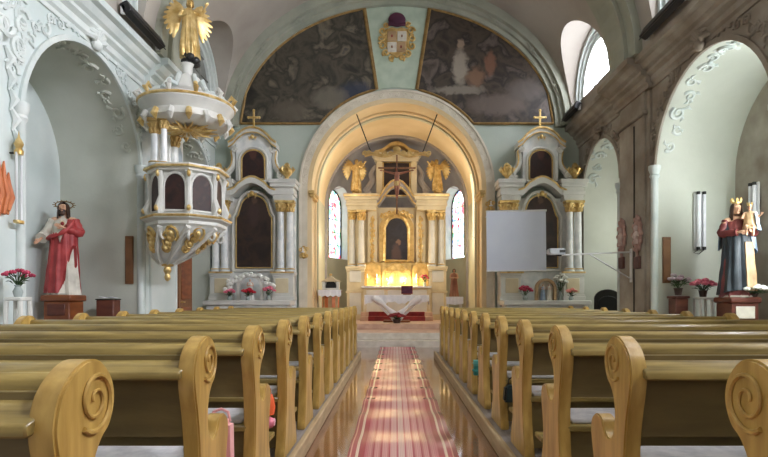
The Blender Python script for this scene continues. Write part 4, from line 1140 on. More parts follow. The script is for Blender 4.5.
# parapet with arched dark pictures
pa = MB().rings([octo(.60,z_led2),octo(.58,z_par-.05)]).build('parapet', M_white, t, smooth=25)
PD = painting_mat('pulpit_oil', [(30,16,14),(62,34,28),(44,26,24),(84,58,50)], 5)
for i in range(8):
    a = PI/4*i+PI/8+PI/8
    ca, sa = math.cos(a), math.sin(a)
    ap = .60*math.cos(PI/8)
    hgt = z_par-z_led2
    poly = [(-.19,z_led2+.07),(-.19,z_led2+hgt*.60)]+arc(0,z_led2+hgt*.60,.19,PI,0,10,.22)[1:-1]+[(.19,z_led2+hgt*.60),(.19,z_led2+.07)]
    m = MB().prism(poly,'xz',-.012,.03)
    m.v = [((ap-y)*ca+u*-sa, (ap-y)*sa+u*ca, z) for u,y,z in m.v]
    pp = m.build('picture', PD, pa, smooth=0)
    m = MB().tube([(u,-.015,z) for u,z in poly+[poly[0]]], .022, 6)
    m.v = [((ap-y)*ca+u*-sa, (ap-y)*sa+u*ca, z) for u,y,z in m.v]
    m.build('picture_frame', M_white, pa)
    a = PI/4*i+PI/8
    m = MB().tube([(.63*math.cos(a),.63*math.sin(a),z_led2+.02),(.67*math.cos(a),.67*math.sin(a),z_led2+.12),(.61*math.cos(a),.61*math.sin(a),z_led2+.3),(.62*math.cos(a),.62*math.sin(a),z_par-.16),(.66*math.cos(a),.66*math.sin(a),z_par-.06)], [.06,.07,.045,.05,.06], 8)
    c_ = m.build('corner_console', M_white, pa)
    MB().ell((.72*math.cos(a),.72*math.sin(a),z_led2+.1),(.04,.04,.05),8,6).ell((.69*math.cos(a),.69*math.sin(a),z_par-.1),(.035,.035,.06),8,6).build('gilt_boss', M_gold, c_)
rl = MB().rings([octo(r,z) for r,z in ((.58,z_par-.07),(.66,z_par-.04),(.66,z_par),(.72,z_par+.03),(.72,z_par+.06),(.54,z_par+.06),(.54,z_par-.02))], cap=False).build('rail', M_white, t, smooth=25)
MB().rings([octo(.73,z_par+.005),octo(.735,z_par+.02),octo(.73,z_par+.035)]).build('gilt_edge', M_gold, rl, smooth=25)
# back posts up to the canopy
for (dx,dy,r) in ((-.40,-.42,.075),(-.22,-.48,.055),(-.40,.42,.075),(-.05,.0,.0)):
    if r: column_parts(t, dx, dy, z_par+.05, z_can+.02, r, M_marble, M_goldp, 'post')
m = MB().box(-.96,-.44,.28,.95,z_par-.9,z_can+.02); m.build('back_panel', M_marble, t, bevel=.01)
m = MB().prism([(.36,z_par+.08),(.36,z_can-.35)]+arc(.61,z_can-.35,.25,PI,0,10)[1:-1]+[(.86,z_can-.35),(.86,z_par+.08)], 'yz', -.45,-.42); m.build('door_panel', mat('blue_grey_paint',(150,166,180),(176,190,200),.5), t)
# canopy
cn = MB().rings([octo(r,z,32,0) for r,z in ((.02,z_can+.0),(.5,z_can-.03),(.64,z_can),(.72,z_can+.05),(.70,z_can+.16),(.74,z_can+.22),(.82,z_can+.30),(.82,z_can+.38),(.72,z_can+.42),(.45,z_can+.52),(.28,z_can+.62),(.22,z_can2+.02),(.02,z_can2+.03))]).build('canopy', M_white, t, smooth=35)
MB().rings([octo(r,z,32,0) for r,z in ((.835,z_can+.32),(.845,z_can+.34),(.835,z_can+.36))]).build('gilt_edge', M_gold, cn)
for i in range(16):
    a = 2*PI*i/16
    MB().tube([(.72*math.cos(a),.72*math.sin(a),z_can+.12),(.77*math.cos(a),.77*math.sin(a),z_can+.03),(.73*math.cos(a),.73*math.sin(a),z_can-.05)], [.05,.06,.015], 7).build('lambrequin', M_gold if i%2 else M_white, cn)
m = MB()
for i in range(24):
    a = 2*PI*i/24; r0,r1 = .1,(.42 if i%2 else .54)
    m.tube([(r0*math.cos(a),r0*math.sin(a),z_can-.03),(r1*.6*math.cos(a),r1*.6*math.sin(a),z_can-.05),(r1*math.cos(a),r1*math.sin(a),z_can-.035)], [.012,.03,.006], 5)
m.ell((0,0,z_can-.03),(.11,.11,.05),12,8)
m.build('gilt_sunburst', M_gold, cn)
for i in range(12):
    a = 2*PI*i/12
    s_ = MB().tube([(.80*math.cos(a),.80*math.sin(a),z_can+.36),(.86*math.cos(a),.86*math.sin(a),z_can+.44),(.80*math.cos(a),.80*math.sin(a),z_can+.50),(.74*math.cos(a),.74*math.sin(a),z_can+.44)], [.03,.05,.04,.02], 6)
    s_.build('crest', M_white if i%2 else M_gold, cn)
for i in range(6):
    a = 2*PI*i/6+.3
    m = MB().tube([(.70*math.cos(a),.70*math.sin(a),z_can+.42),(.52*math.cos(a),.52*math.sin(a),z_can+.62),(.34*math.cos(a),.34*math.sin(a),z_can+.62),(.25*math.cos(a),.25*math.sin(a),z_can2+.02)], [.05,.045,.04,.04], 8)
    m.build('volute', M_stucco, cn)
MB().lathe([(.001,0),(.12,0),(.13,.03),(.09,.06),(.09,.2),(.12,.24),(.001,.24)], (0,0,z_can2+.02), 14).build('pedestal', M_white, cn)
angel('angel_statue', 'gilded winged angel statue on top of the pulpit canopy', (pcx+.03, pcy, z_can2+.33), 1.02, R(25), base=2)

# ------------------------------------------------------------------ high altar
YH = 16.0
def H(px, py, Y=YH): x_, z_ = PX(px, py, Y); return x_, z_
t = thing('high_altar', 'tall cream and gilt high altar with columns at the end of the chancel', 'altar', (0, YH+.35, .45))
def hz(py): return CH/K+(298-py)*YH/F-.45
def hx(px): return (px-393.5)*YH/F
zM = hz(286)
MB().box(-.98,.98,-.35,.1,0,zM-.06).build('mensa', M_cream, t, bevel=.01)
MB().box(-1.02,1.02,-.40,.12,zM-.06,zM).build('mensa_top', M_cloth, t, bevel=.01)
for q in (-1,0,1):
    MB().box(q*.62-.26,q*.62+.26,-.37,-.345,.12,zM-.12).build('frontal_panel', M_white, t, bevel=.01)
MB().box(-1.47,1.47,.12,.42,0,hz(205)).build('back_wall', M_cream, t)
zP = hz(266)
for q in (-1,1):
    m = moulding_block(MB(), *sorted((q*.95,q*1.46)), -.22,.2, 0, zP, .04, ((0,.08,.9),(.08,.12,.4),(.12,.5,0),(.5,.54,.8),(.54,.9,.0),(.9,.95,.5),(.95,1,1)))
    p = m.build('plinth', M_cream, t, bevel=.008)
    MB().box(*sorted((q*1.04,q*1.38)), -.24,-.215, hz(282), hz(270)).box(*sorted((q*1.04,q*1.38)), -.24,-.215, .15, hz(291)).build('plinth_panel', M_white, p, bevel=.008)
    for xx,yy,r in ((1.32,-.02,.085),(1.04,-.10,.095)):
        column_parts(t, q*xx, yy, zP, hz(209), r, M_white, M_gold)
    MB().box(*sorted((q*.58,q*.86)), .02,.14, zP, hz(209)).build('pilaster', M_cream, t, bevel=.01)
    g = MB()
    for i in range(9):
        z = zP+.1+(hz(215)-zP-.1)*i/9
        sp = spiral((q*.72,z+.06),.075,1.2,i*1.1,12,.8,1 if i%2 else -1)
        g.tube([(a,.01,b_) for a,b_ in sp], .02, 5).ell((q*.72,.0,z+.06),.03,6,5)
    g.tube([(q*.72,.0,zP+.05),(q*.74,-.02,zP+.7),(q*.70,.0,hz(214))], .025, 6)
    g.build('gilt_relief', M_gold, t)
    m = moulding_block(MB(), *sorted((q*.60,q*1.45)), -.22,.35, hz(209),hz(193), .10); e = m.build('entablature', M_cream, t, bevel=.008)
    MB().box(*sorted((q*.5,q*1.55)), -.33,-.30, hz(195.5),hz(194.5)).box(*sorted((q*.58,q*1.47)), -.245,-.22, hz(204),hz(202)).build('gilt_edge', M_gold, e)
# central picture
zb_, zt_ = hz(260), hz(216)
hw = .36
pp = [(-hw,zb_),(-hw,zt_-.3)]+[(-hw+.04,zt_-.2)]+arc(0,zt_-.2,hw-.06,PI,0,12,.24)[1:-1]+[(hw-.04,zt_-.2),(hw,zt_-.3),(hw,zb_)]
PH = painting_mat('high_altar_oil', [(30,30,36),(52,50,58),(44,40,42),(72,66,66)], 2.4, [(0,1.9,.16,.4,(92,72,68)),(.05,2.3,.07,.09,(140,110,90)),(-.12,1.6,.1,.12,(84,90,110))])
pc_ = MB().prism(pp,'xz',.02,.13).build('picture', PH, t, smooth=0)
MB().tube([(x_,.02,z_) for x_,z_ in pp+[pp[0]]], .05, 8).build('picture_frame', M_gold, pc_)
MB().band([(x_*1.42,zb_-.05+(z_-zb_)*1.13) for x_,z_ in pp],[(x_*1.1,zb_+(z_-zb_)*1.03) for x_,z_ in pp],'xz',.0,.12).build('picture_surround', M_goldp, pc_)
g = MB(); cherub_head(g,(0,-.08,hz(210)),.07)
for q in (-1,1):
    for i in range(3): g.tube([(u,-.06,v) for u,v in spiral((q*(.2+.12*i),hz(211)-.05*i),.07,1.3,i,14,.8,q)], .024, 5)
g.build('gilt_crest', M_gold, t)
# broken scroll gable
for q in (-1,1):
    cu = crom([(q*.62,hz(205)),(q*.5,hz(202)),(q*.36,hz(195)),(q*.18,hz(188)),(q*.05,hz(186))],5)
    m = MB().band([(x_,z_+.22) for x_,z_ in cu],[(x_,z_) for x_,z_ in cu],'xz',-.18,.3); m.build('scroll_gable', M_apse, t, smooth=40)
    MB().tube([(x_,-.19,z_+.21) for x_,z_ in cu], .03, 6).tube([(x_,-.19,z_+.02) for x_,z_ in cu], .025, 6).build('gilt_edge', M_gold, t)
# upper tier
zu0, zu1 = hz(193), hz(158)
MB().box(-.62,.62,.12,.4,zu0,zu1).build('upper_wall', M_apse, t)
for q in (-1,1):
    MB().box(*sorted((q*.42,q*.60)), .0,.14, zu0,zu1).build('upper_pilaster', M_cream, t, bevel=.02)
    cu = crom([(q*.62,zu1-.1),(q*.76,zu1-.35),(q*.72,zu0+.45),(q*.95,zu0+.12)],5)
    MB().tube([(x_,.2,z_) for x_,z_ in cu], [.06+.004*i for i in range(len(cu))], 8).tube([(q*.88+u,.14,zu0+.15+v) for u,v in spiral((0,0),.12,1.5,0,16,.85,q)], .04, 6).build('side_volute', M_apse, t)
up = MB().box(-.40,.40,.08,.13,zu0,zu1-.02).build('upper_picture', painting_mat('upper_oil', [(22,14,14),(46,26,22),(34,20,20),(60,36,30)], 3), t, smooth=0)
MB().tube([(-.4,.07,zu0),(-.4,.07,zu1-.03),(.4,.07,zu1-.03),(.4,.07,zu0),(-.4,.07,zu0)], .03, 6).build('picture_frame', M_gold, up)
m = moulding_block(MB(), -.64,.64, -.0,.4, zu1, hz(150), .10); m.build('upper_cornice', M_cream, t, bevel=.01)
cu = crom([(-.66,hz(150)),(-.4,hz(147)),(-.2,hz(142)),(0,hz(140)),(.2,hz(142)),(.4,hz(147)),(.66,hz(150))],4)
MB().band([(x_,z_+.06) for x_,z_ in cu],[(x_,z_-.04) for x_,z_ in cu],'xz',-.02,.35).build('crowning_gable', M_goldp, t)
# tabernacle zone
zg = hz(261)
MB().box(-.95,.95,-.02,.13,zM,zg-.02).build('gradine', M_gold, t, bevel=.01)
tb = MB().prism([(-.42,zM),(-.42,zM+.42)]+[(-.36,zM+.5),(-.26,zM+.56),(-.1,zM+.66),(0,zM+.68),(.1,zM+.66),(.26,zM+.56),(.36,zM+.5)]+[(.42,zM+.42),(.42,zM)], 'xz', -.2,.0).build('tabernacle', M_gold, t, bevel=.015)
MB().prism(arch_poly(0,.17,zM+.04,zM+.3,10),'xz',-.225,-.195).build('tabernacle_door', M_goldp, tb, bevel=.01)
g = MB()
for q in (-1,1):
    for i in range(4): g.tube([(u,-.21,v) for u,v in spiral((q*(.24+.02*i),zM+.1+.12*i),.05,1.3,i,12,.8,q)], .018, 5)
g.tube([(0,-.25,zM+.1),(0,-.25,zM+.36)], .012, 6).tube([(-.07,-.25,zM+.27),(.07,-.25,zM+.27)], .012, 6)
g.build('gilt_relief', M_gold, tb)
for q in (-1,1):
    MB().prism([(q*.46,zM),(q*.46,zg-.12),(q*.7,zg-.02),(q*.93,zg-.12),(q*.93,zM)],'xz',-.10,-.02).build('side_panel', M_goldp, t, bevel=.01)
# candlesticks standing on the altar table
for i,xx in enumerate((-.86,-.58,.58)):
    c = thing('candlestick', ['brass candlestick at the outer end of the golden altar shelf, pulpit side','brass candlestick beside the glowing tabernacle, pulpit side','brass candlestick beside the glowing tabernacle, screen side'][i], 'candlestick', (xx, YH+.10, .45+zM))
    MB().lathe([(.001,0),(.06,0),(.06,.015),(.02,.04),(.03,.08),(.014,.11),(.014,.2),(.045,.23),(.045,.24),(.001,.24)],(0,0,0),12).build('stick', M_gold, c)
    MB().lathe([(.001,.24),(.013,.24),(.013,.36),(.001,.365)],(0,0,0),10).build('candle', M_cloth, c)
flowers('altar_flowers', 'small bunch of flowers at the screen-side end of the high altar', (.82, YH+.06, .45+zM), M_mixfl, M_glassv, .05, .12, .2, .12, 7, .04, seed=5, potm_style='vase')
for q,lab in ((-1,'gilded angel standing on the high altar, pulpit side'),(1,'gilded angel standing on the high altar, screen side')):
    angel('angel_figure', lab, (q*1.2, YH+.25, .45+hz(193)+.07), .98, R(-18*q), flip=-q, group='angels on the high altar', base=1)

# red carpeted altar steps
m = thing('altar_step', 'red carpeted altar steps behind the cloth covered table', 'step', (0, 15.3, .45))
MB().box(-1.0,1.0,-.25,.32,0,.12).build('lower_tread', M_pinkfl, m, bevel=.01)
MB().box(-1.0,1.0,.0,.32,.12,.24).build('upper_tread', M_pinkfl, m, bevel=.01)
MB().box(-.78,.78,-.262,.0,.004,.128).box(-.78,.78,-.012,.31,.13,.248).build('red_carpet', M_crim, m, bevel=.006)

# free standing altar table
x, z = PX(393.5, 295.5, 14.3)
t = thing('altar_table', 'wooden altar table at the head of the aisle under a white cloth', 'table', (0, 14.45, .45))
ht = z-.45
MB().box(-.78,.78,-.28,.28,ht-.05,ht).build('tabletop', M_mahog, t, bevel=.01)
for q in (-1,1):
    MB().prism([(q*.62,ht-.05),(q*.70,ht-.05),(q*.06,0),(q*-.02,0)],'xz',-.06,.06).build('leg', M_cloth, t, bevel=.008)
MB().box(-.35,.35,-.2,.2,0,.05).build('foot', M_mahog, t, bevel=.01)
c = tag(None or MB().build('x', M_cloth), 'x', 'x') if False else None
m = MB(); G = []
W_ = .83; D_ = .31
def hem(u): return .20+.03*math.sin(u*9)+.02*math.sin(u*23)
rows = []
for i in range(41):
    u = -1+2*i/40; x_ = u*W_
    d1 = hem(u*1.3)
    wob = .012*math.sin(u*26)
    rows.append([(x_, -D_-.012+wob*1.2, ht+.012-d1),(x_, -D_-.01+wob, ht+.012-d1*.5),(x_,-D_,ht+.008),(x_,-D_+.03,ht+.012),(x_,0,ht+.013),(x_,D_-.02,ht+.012),(x_,D_,ht-.1)])
rows = [[(-W_-.012,p[1],ht-.28-.02*j) for j,p in enumerate(rows[0][1:-1], 0)] and [(-W_-.014,p[1],min(p[2],ht)-.24+.02*math.sin(j*2)) for j,p in enumerate(rows[0])]]+rows+[[(W_+.014,p[1],min(p[2],ht)-.24+.02*math.sin(j*2)) for j,p in enumerate(rows[-1])]]
m.sheet(rows, .006)
for v_ in range(len(m.v)): pass
o = m.build('tablecloth', M_cloth); o.location = (0,14.45,.45); tag(o, 'white cloth draped over the altar table in the chancel', 'tablecloth')
t = thing('draped_scarf', 'white fabric swags crossing in front of the altar table', 'fabric', (0, 14.45-.36, .45))
for q in (-1,1):
    P = crom([(q*.60,.0,ht-.05),(q*.40,-.03,ht-.18),(q*.18,-.05,ht-.38),(q*-.03,-.05-.02*q,ht-.56),(q*-.10,-.05,.06)],6)
    MB().tube(P, [.065+.02*math.sin(i*.5)+.0*i for i in range(len(P))], 10).build('swag', M_cloth, t)
flowers('flower_pot', 'dark pot of deep red flowers on the floor before the altar table', (0, 13.86, .45), M_crim, M_pot, .11, .10, .13, .19, 14, .055, seed=8)
x, z = PX(407, 287, 14.35)
t = thing('open_missal', 'dark red book on a stand on the white altar table', 'book', (x, 14.40, .45+ht+.016))
MB().obox((0,0,.13),(.3,.03,.22),(R(-20),0,0)).build('cover', M_crim, t, bevel=.004)
MB().obox((0,-.022,.135),(.27,.012,.2),(R(-20),0,0)).build('pages', M_purple, t)
MB().box(-.1,.1,-.05,.1,0,.03).build('stand', M_mahog, t)

# hanging crucifix under the arch
YX = 13.55
t = thing('hanging_crucifix', 'carved crucifix and crossbeam hanging on two chains under the arch', 'crucifix', (0, YX, 0))
x1, zb1 = PX(393.5, 155, YX)
ao = .80
bm_ = MB()
P = crom([(-ao,0,zb1-.02),(-.6,0,zb1+.03),(-.3,0,zb1-.02),(0,0,zb1+.06),(.3,0,zb1-.02),(.6,0,zb1+.03),(ao,0,zb1-.02)],5)
bm_.tube(P, [.045]*len(P), 8)
for q in (-1,1):
    for i,xx in enumerate((.15,.32,.5,.68,.78)): bm_.tube([(q*xx+u,-.02,zb1+.04+v) for u,v in spiral((0,0),.06,1.4,i,14,.85,q)], .022, 6)
bm_.ell((0,-.02,zb1+.14),(.1,.05,.07),10,8)
bm_.build('crossbeam', M_goldp, t)
for q in (-1,1):
    xa, za = PX(354 if q<0 else 436, 110, YX)
    top = (q*.99, -.02, ZA+math.sqrt((RA-.0)**2-.99**2)+.0)
    MB().tube([(q*.62,0,zb1+.02), top], .014, 6).build('chain', M_dark, t)
zx0, zx1 = CH/K+(298-214)*YX/F, zb1
MB().box(-.02,.02,-.02,.02,zx0,zx1).box(-.46,.46,-.02,.02,CH/K+(298-168)*YX/F-.02,CH/K+(298-168)*YX/F+.02).build('cross', M_brown, t, bevel=.006)
sC = .80; zc0 = CH/K+(298-198)*YX/F-.02
P = dict(elL=(.28,.0,.83), wrL=(.44,.01,.875), hdL=(1,0,.15), elR=(-.28,.0,.83), wrR=(-.44,.01,.875), hdR=(-1,0,.15), tilt=(-.02,-.03), knL=(.035,-.06,.29), anL=(.015,-.0,.08), toL=(.02,-.07,.02), knR=(-.03,-.06,.29), anR=(-.012,-.02,.08), toR=(-.01,-.09,.02), upL=(0,-1,0), upR=(0,-1,0))
cM = Matrix.Translation((0,-.06,zc0-.02)) @ Matrix.Scale(sC,4)
f = body(P).xform(cM).build('corpus', M_flesh, t)
robe([(.40,.085,.085,.0,-.02,.12),(.48,.095,.08,0,-.005,.1),(.55,.088,.068,0,.0,.06)], 9, 3).xform(cM).build('loincloth', M_goldp, f)
hair_shell(-.02,-.03,.07).xform(cM).build('hair', M_hair, f)

# side lectern and credence in the chancel
x, z = PX(330.5, 290, 14.0)
t = thing('lectern', 'slatted wooden lectern with a white cloth, by the pulpit-side chancel wall', 'lectern', (x, 14.05, .45))
h_ = z-.45
for i in range(7):
    a = PI+PI*(i+.5)/7
    MB().obox((.2*math.cos(a),.2*math.sin(a)*.8,h_*.5-.04),(.095,.03,h_-.1),(0,0,a+PI/2)).build('slat', M_tan if i%2 else M_terra, t, bevel=.004)
MB().lathe([(.001,0),(.26,0),(.26,.05),(.001,.05)],(0,0,0),20).build('foot', M_mahog, t)
MB().box(-.27,.27,-.22,.2,h_-.06,h_-.01).build('desk', M_mahog, t, bevel=.01)
m = MB(); G=[]
for i in range(25):
    a = -1+2*i/24
    G.append([(a*.29,-.245-.006*math.sin(i*1.7),h_-.16+.02*math.sin(i*1.1)),(a*.285,-.24,h_+.0),(a*.28,-.1,h_+.004),(a*.28,.21,h_+.004)])
m.sheet(G,.006); o = m.build('lectern_cloth', M_cloth); o.location = (x,14.05,.45); tag(o, 'white cloth on the slatted wooden lectern', 'cloth')
t = thing('house_shrine', 'small white gabled shrine on the cloth of the slatted lectern', 'shrine', (x, 14.08, .45+h_+.012))
MB().box(-.22,.22,-.06,.06,0,.04).box(-.22,-.15,-.05,.05,.04,.2).box(.15,.22,-.05,.05,.04,.2).box(-.15,.15,.02,.05,.04,.2).build('case', M_white, t, bevel=.006)
MB().prism([(-.27,.2),(-.12,.27),(0,.36),(.12,.27),(.27,.2)],'xz',-.08,.08).build('gable', M_cream, t, bevel=.01)
MB().prism(arch_poly(0,.13,.04,.1,8),'xz',.0,.02).build('dark_opening', M_black, t)
MB().ell((0,-.02,.38),(.04,.03,.03),8,6).build('finial', M_gold, t)
x, z = PX(454, 297, 14.1)
t = thing('credence_table', 'small white draped side table by the screen-side chancel wall', 'table', (x, 14.1, .45))
h_ = z-.45
MB().box(-.2,.2,-.16,.16,h_-.04,h_).build('tabletop', M_white, t, bevel=.008)
for a in (-1,1):
    for b_ in (-1,1): MB().tube([(a*.16,b_*.12,0),(a*.17,b_*.13,h_-.04)], .018, 8).build('leg', M_white, t)
G=[]
for i in range(21):
    a = -1+2*i/20; G.append([(a*.22,-.185-.008*math.sin(i*1.5),h_-.2+.03*abs(a)),(a*.215,-.18,h_+.002),(a*.21,0,h_+.006),(a*.21,.17,h_+.004)])
m = MB().sheet(G,.006); m.build('skirt_cloth', M_cloth, t)
t = thing('saint_figurine', 'small reddish-brown saint figurine on the white draped side table', 'statue', (x, 14.1, .45+h_+.014))
SS = Matrix.Scale(.72,4)
body(dict(wrL=(.05,-.12,.66),wrR=(-.05,-.12,.66))).xform(SS).build('figure', M_skin, t)
robe([(.0,.16,.14,0,0,.1),(.3,.13,.11,0,0,.09),(.6,.11,.09,0,0,.05),(.78,.11,.07,0,.01,.03),(.83,.05,.045,0,.005,0)],11,7).xform(SS).build('robe', mat('rust_robe',(150,98,76),(178,128,100),.6), t)
hair_shell(0,0,.06).xform(SS).build('hair', M_hair, t)
# ------------------------------------------------------------------ things on the side altars
for sgn in (-1,1):
    X0 = sgn*3.385; zt = 1.032
    if sgn < 0:
        t = thing('nativity_shrine', 'white arched shrine with garland on the altar table beside the pulpit', 'shrine', (X0+.02, 12.62, zt))
        MB().band(arch_poly(0,.30,.0,.30,14),arch_poly(0,.24,.0,.30,14),'xz',-.06,.06).build('arch', M_white, t, smooth=30)
        m = MB()
        rnd = random.Random(4)
        for i in range(34):
            a = PI*i/33; r = .40+rnd.uniform(-.06,.06)
            m.ell((r*1.25*math.cos(a), -.05+rnd.uniform(-.04,.04), .22+r*.85*math.sin(a)), (.055,.04,.05), 7, 5)
        g_ = m.build('garland', M_whfl, t)
        MB().tube([(-.5,-.02,.25),(-.38,-.03,.45),(0,-.03,.58),(.38,-.03,.45),(.5,-.02,.25)], .02, 6).build('garland_stem', M_leaf, g_)
        t2 = thing('white_figurine', 'white draped figurine inside the garlanded shrine', 'statue', (X0+.02, 12.60, zt))
        SS = Matrix.Scale(.5,4)
        body(dict(wrL=(.03,-.12,.68),wrR=(-.03,-.12,.68))).xform(SS).build('figure', M_skin, t2)
        robe([(.0,.2,.16,0,0,.1),(.3,.16,.13,0,0,.09),(.6,.12,.1,0,0,.05),(.78,.11,.07,0,.01,.03),(.83,.05,.045,0,.005,0)],9,7).xform(SS).build('robe', M_white, t2)
        flowers('flower_vase', 'pink flowers on the altar beside the pulpit, on the side nearest the pulpit', (X0-.42, 12.50, zt), M_pink, M_glassv, .06,.10,.14,.13,8,.045,seed=1,potm_style='vase')
        flowers('flower_vase', 'deep red flowers in front of the white garlanded shrine', (X0+.02, 12.42, zt), M_redfl, M_glassv, .05,.10,.15,.14,9,.05,seed=2,potm_style='vase')
        flowers('flower_vase', 'pink flowers on the altar beside the pulpit, on the side nearest the chancel arch', (X0+.46, 12.52, zt), M_pink, M_glassv, .06,.12,.18,.13,9,.045,seed=6,potm_style='vase')
    else:
        t = thing('figure_group', 'small pale shrine with painted figures on the altar behind the screen', 'shrine', (X0+.02, 12.60, zt))
        MB().band(arch_poly(0,.24,.0,.26,14),arch_poly(0,.18,.0,.26,14),'xz',-.05,.07).build('arch', M_tan, t, smooth=30)
        MB().prism(arch_poly(0,.20,0,.26,10),'xz',.05,.08).build('back', M_cream2, t)
        for q,mm in ((-.07,M_blue),(.07,M_crim)):
            SS = Matrix.Translation((q,-.02,0)) @ Matrix.Scale(.38,4)
            f = body(dict(wrL=(.03,-.12,.68),wrR=(-.03,-.12,.68)),1).xform(SS).build('figure', M_skin, t)
            robe([(.0,.17,.14,0,0,.1),(.3,.14,.12,0,0,.09),(.6,.12,.1,0,0,.05),(.78,.11,.07,0,.01,.03),(.83,.05,.045,0,.005,0)],9,7).xform(SS).build('robe', mm if q<0 else M_cream2, f)
        flowers('flower_vase', 'magenta flowers on the altar under the hanging screen', (X0-.47, 12.50, zt), M_mixfl, M_glassv, .06,.12,.2,.15,9,.05,seed=9,potm_style='vase')
        flowers('flower_vase', 'tall white lilies on the altar beside the screen edge', (X0+.35, 12.60, zt), M_whfl, M_glassv, .06,.2,.42,.16,9,.06,seed=10,potm_style='vase')
        flowers('flower_vase', 'salmon pink flowers on the altar below the tall white lilies', (X0+.56, 12.46, zt), mat('salmon_petals',(222,130,120),(240,170,156)), M_glassv, .06,.10,.16,.12,8,.045,seed=12,potm_style='vase')

# ------------------------------------------------------------------ projection screen and projector
xa, za = PX(486.5, 271, 12.0); xb, zb = PX(546, 211, 12.0)
t = thing('projection_screen', 'white square projection screen hanging in front of the side altar', 'screen', ((xa+xb)/2, 12.0, za))
w2, h2 = (xb-xa)/2, zb-za
tl = R(-.6)
MB().obox((0,0,h2/2),(2*w2,.012,h2),(0,tl,0)).build('sheet', M_screen, t)
MB().tube([(-w2,0,.0-.006),(w2,0,.012)], .014, 8).build('bottom_bar', M_silver, t)
MB().tube([(-w2-.01,0,h2-.01),(w2+.01,0,h2+.012)], .022, 8).build('roller', M_silver, t)
for q in (-1,1):
    MB().tube([(q*w2*.7,.0,h2+.01),(q*w2*.7,.35,h2+.05)], .012, 6).build('bracket_arm', M_silver, t)
MB().tube([(-w2*.75,.35,h2+.05),(w2*.75,.35,h2+.05),], .016, 6).tube([(-w2*.7,.35,h2+.05),(-w2*.7,1.28,h2+.05)], .014, 6).build('bracket_rail', M_silver, t)
yw = 10.14
xp, zp = PX(556, 252, yw)
t = thing('projector', 'small silver projector at the end of a white wall arm', 'projector', (xp, yw, zp))
MB().box(-.15,.15,-.12,.12,-.05,.06).build('case', mat('grey_plastic',(170,172,178),(186,188,194),.4), t, bevel=.02, seg=2)
MB().lathe([(.001,0),(.04,0),(.045,.03),(.03,.035),(.001,.03)],(0,0,0),14).xform(Matrix.Translation((-.06,.12,.0)) @ Matrix.Rotation(R(-90),4,'X')).build('lens', M_black, t)
MB().box(.03,.14,-.124,-.118,-.02,.03).build('vent_grille', M_dark, t)
xw = W-.09-xp; _, z1 = PX(600, 253, yw)
ar = thing('wall_bracket', 'thin white bracket arm reaching from the pier to the projector', 'bracket', (W-.09, yw, zp))
MB().tube([(0,0,.0),(-xw+.1,0,-.055)], .016, 8).build('boom', M_silver, ar)
MB().tube([(0,0,-.50),(-.78,0,-.035)], .013, 8).build('brace', M_silver, ar)
MB().box(-.012,.0,-.05,.05,-.56,.06).build('wall_plate', M_silver, ar, bevel=.004)
MB().tube([(-xw+.1,0,-.06),(-xw,0,-.06)], .02, 8).build('mount', M_dark, ar)
# dark cable down the pier
xx, zz0 = PX(640, 310, 9.9)
o = MB().tube([(0,0,0),(.0,.006,1.2),(0,-.004,2.4),(0,0,3.5),(-.0,.002,3.9)], .012, 6).build('wall_cable', M_dark); o.location = (W-.1, 10.0, .3)
tag(o, 'dark cable running down the brown pier behind the projector arm', 'cable')

# carved plaques on the pier
def plaque(loc, rz, label):
    t = thing('wall_plaque', label, 'relief', loc, rz, 'carved plaques on the pier')
    m = MB(); m.lathe([(.001,-.0),(.15,0),(.17,.02),(.15,.04),(.001,.03)],(0,0,0),20,1,1.9); m.xform(Matrix.Rotation(R(90),4,'X'))
    bd = m.build('oval', M_pinkst, t)
    g = MB()
    for i in range(12):
        a = 2*PI*i/12; g.ell((.165*math.cos(a),-.03,.3*math.sin(a)),(.045,.03,.05),7,5)
    g.build('wreath', M_pinkst, t)
    f = MB().ell((0,-.05,.1),(.05,.04,.06),10,8).ell((0,-.045,-.03),(.07,.04,.10),10,8)
    for q in (-1,1): f.tube([(q*.05,-.05,.02),(q*.1,-.06,-.04),(q*.04,-.07,-.07)], [.025,.022,.015], 6).tube([(q*.03,-.05,-.1),(q*.06,-.055,-.18)], [.03,.02], 6)
    f.build('relief_figure', mat('pale_stucco',(202,178,170),(220,200,192)), bd)
    MB().box(-.1,.1,-.05,0,-.62,-.4).build('base_tablet', mat('rust_tablet',(96,62,56),(118,80,70),.5), t, bevel=.01)
    MB().tube([(0,-.02,-.4),(0,-.03,-.27)], .025, 6).build('stem', M_pinkst, t)
xq, zq = PX(627, 236, 10.45); plaque((W-.095, 10.50, zq), R(-90), 'pinkish oval carved plaque on the pier, nearer the altar')
xq, zq = PX(641, 234, 9.8); plaque((W-.095, 9.82, zq), R(-90), 'pinkish oval carved plaque on the pier, nearer the crowned statue')

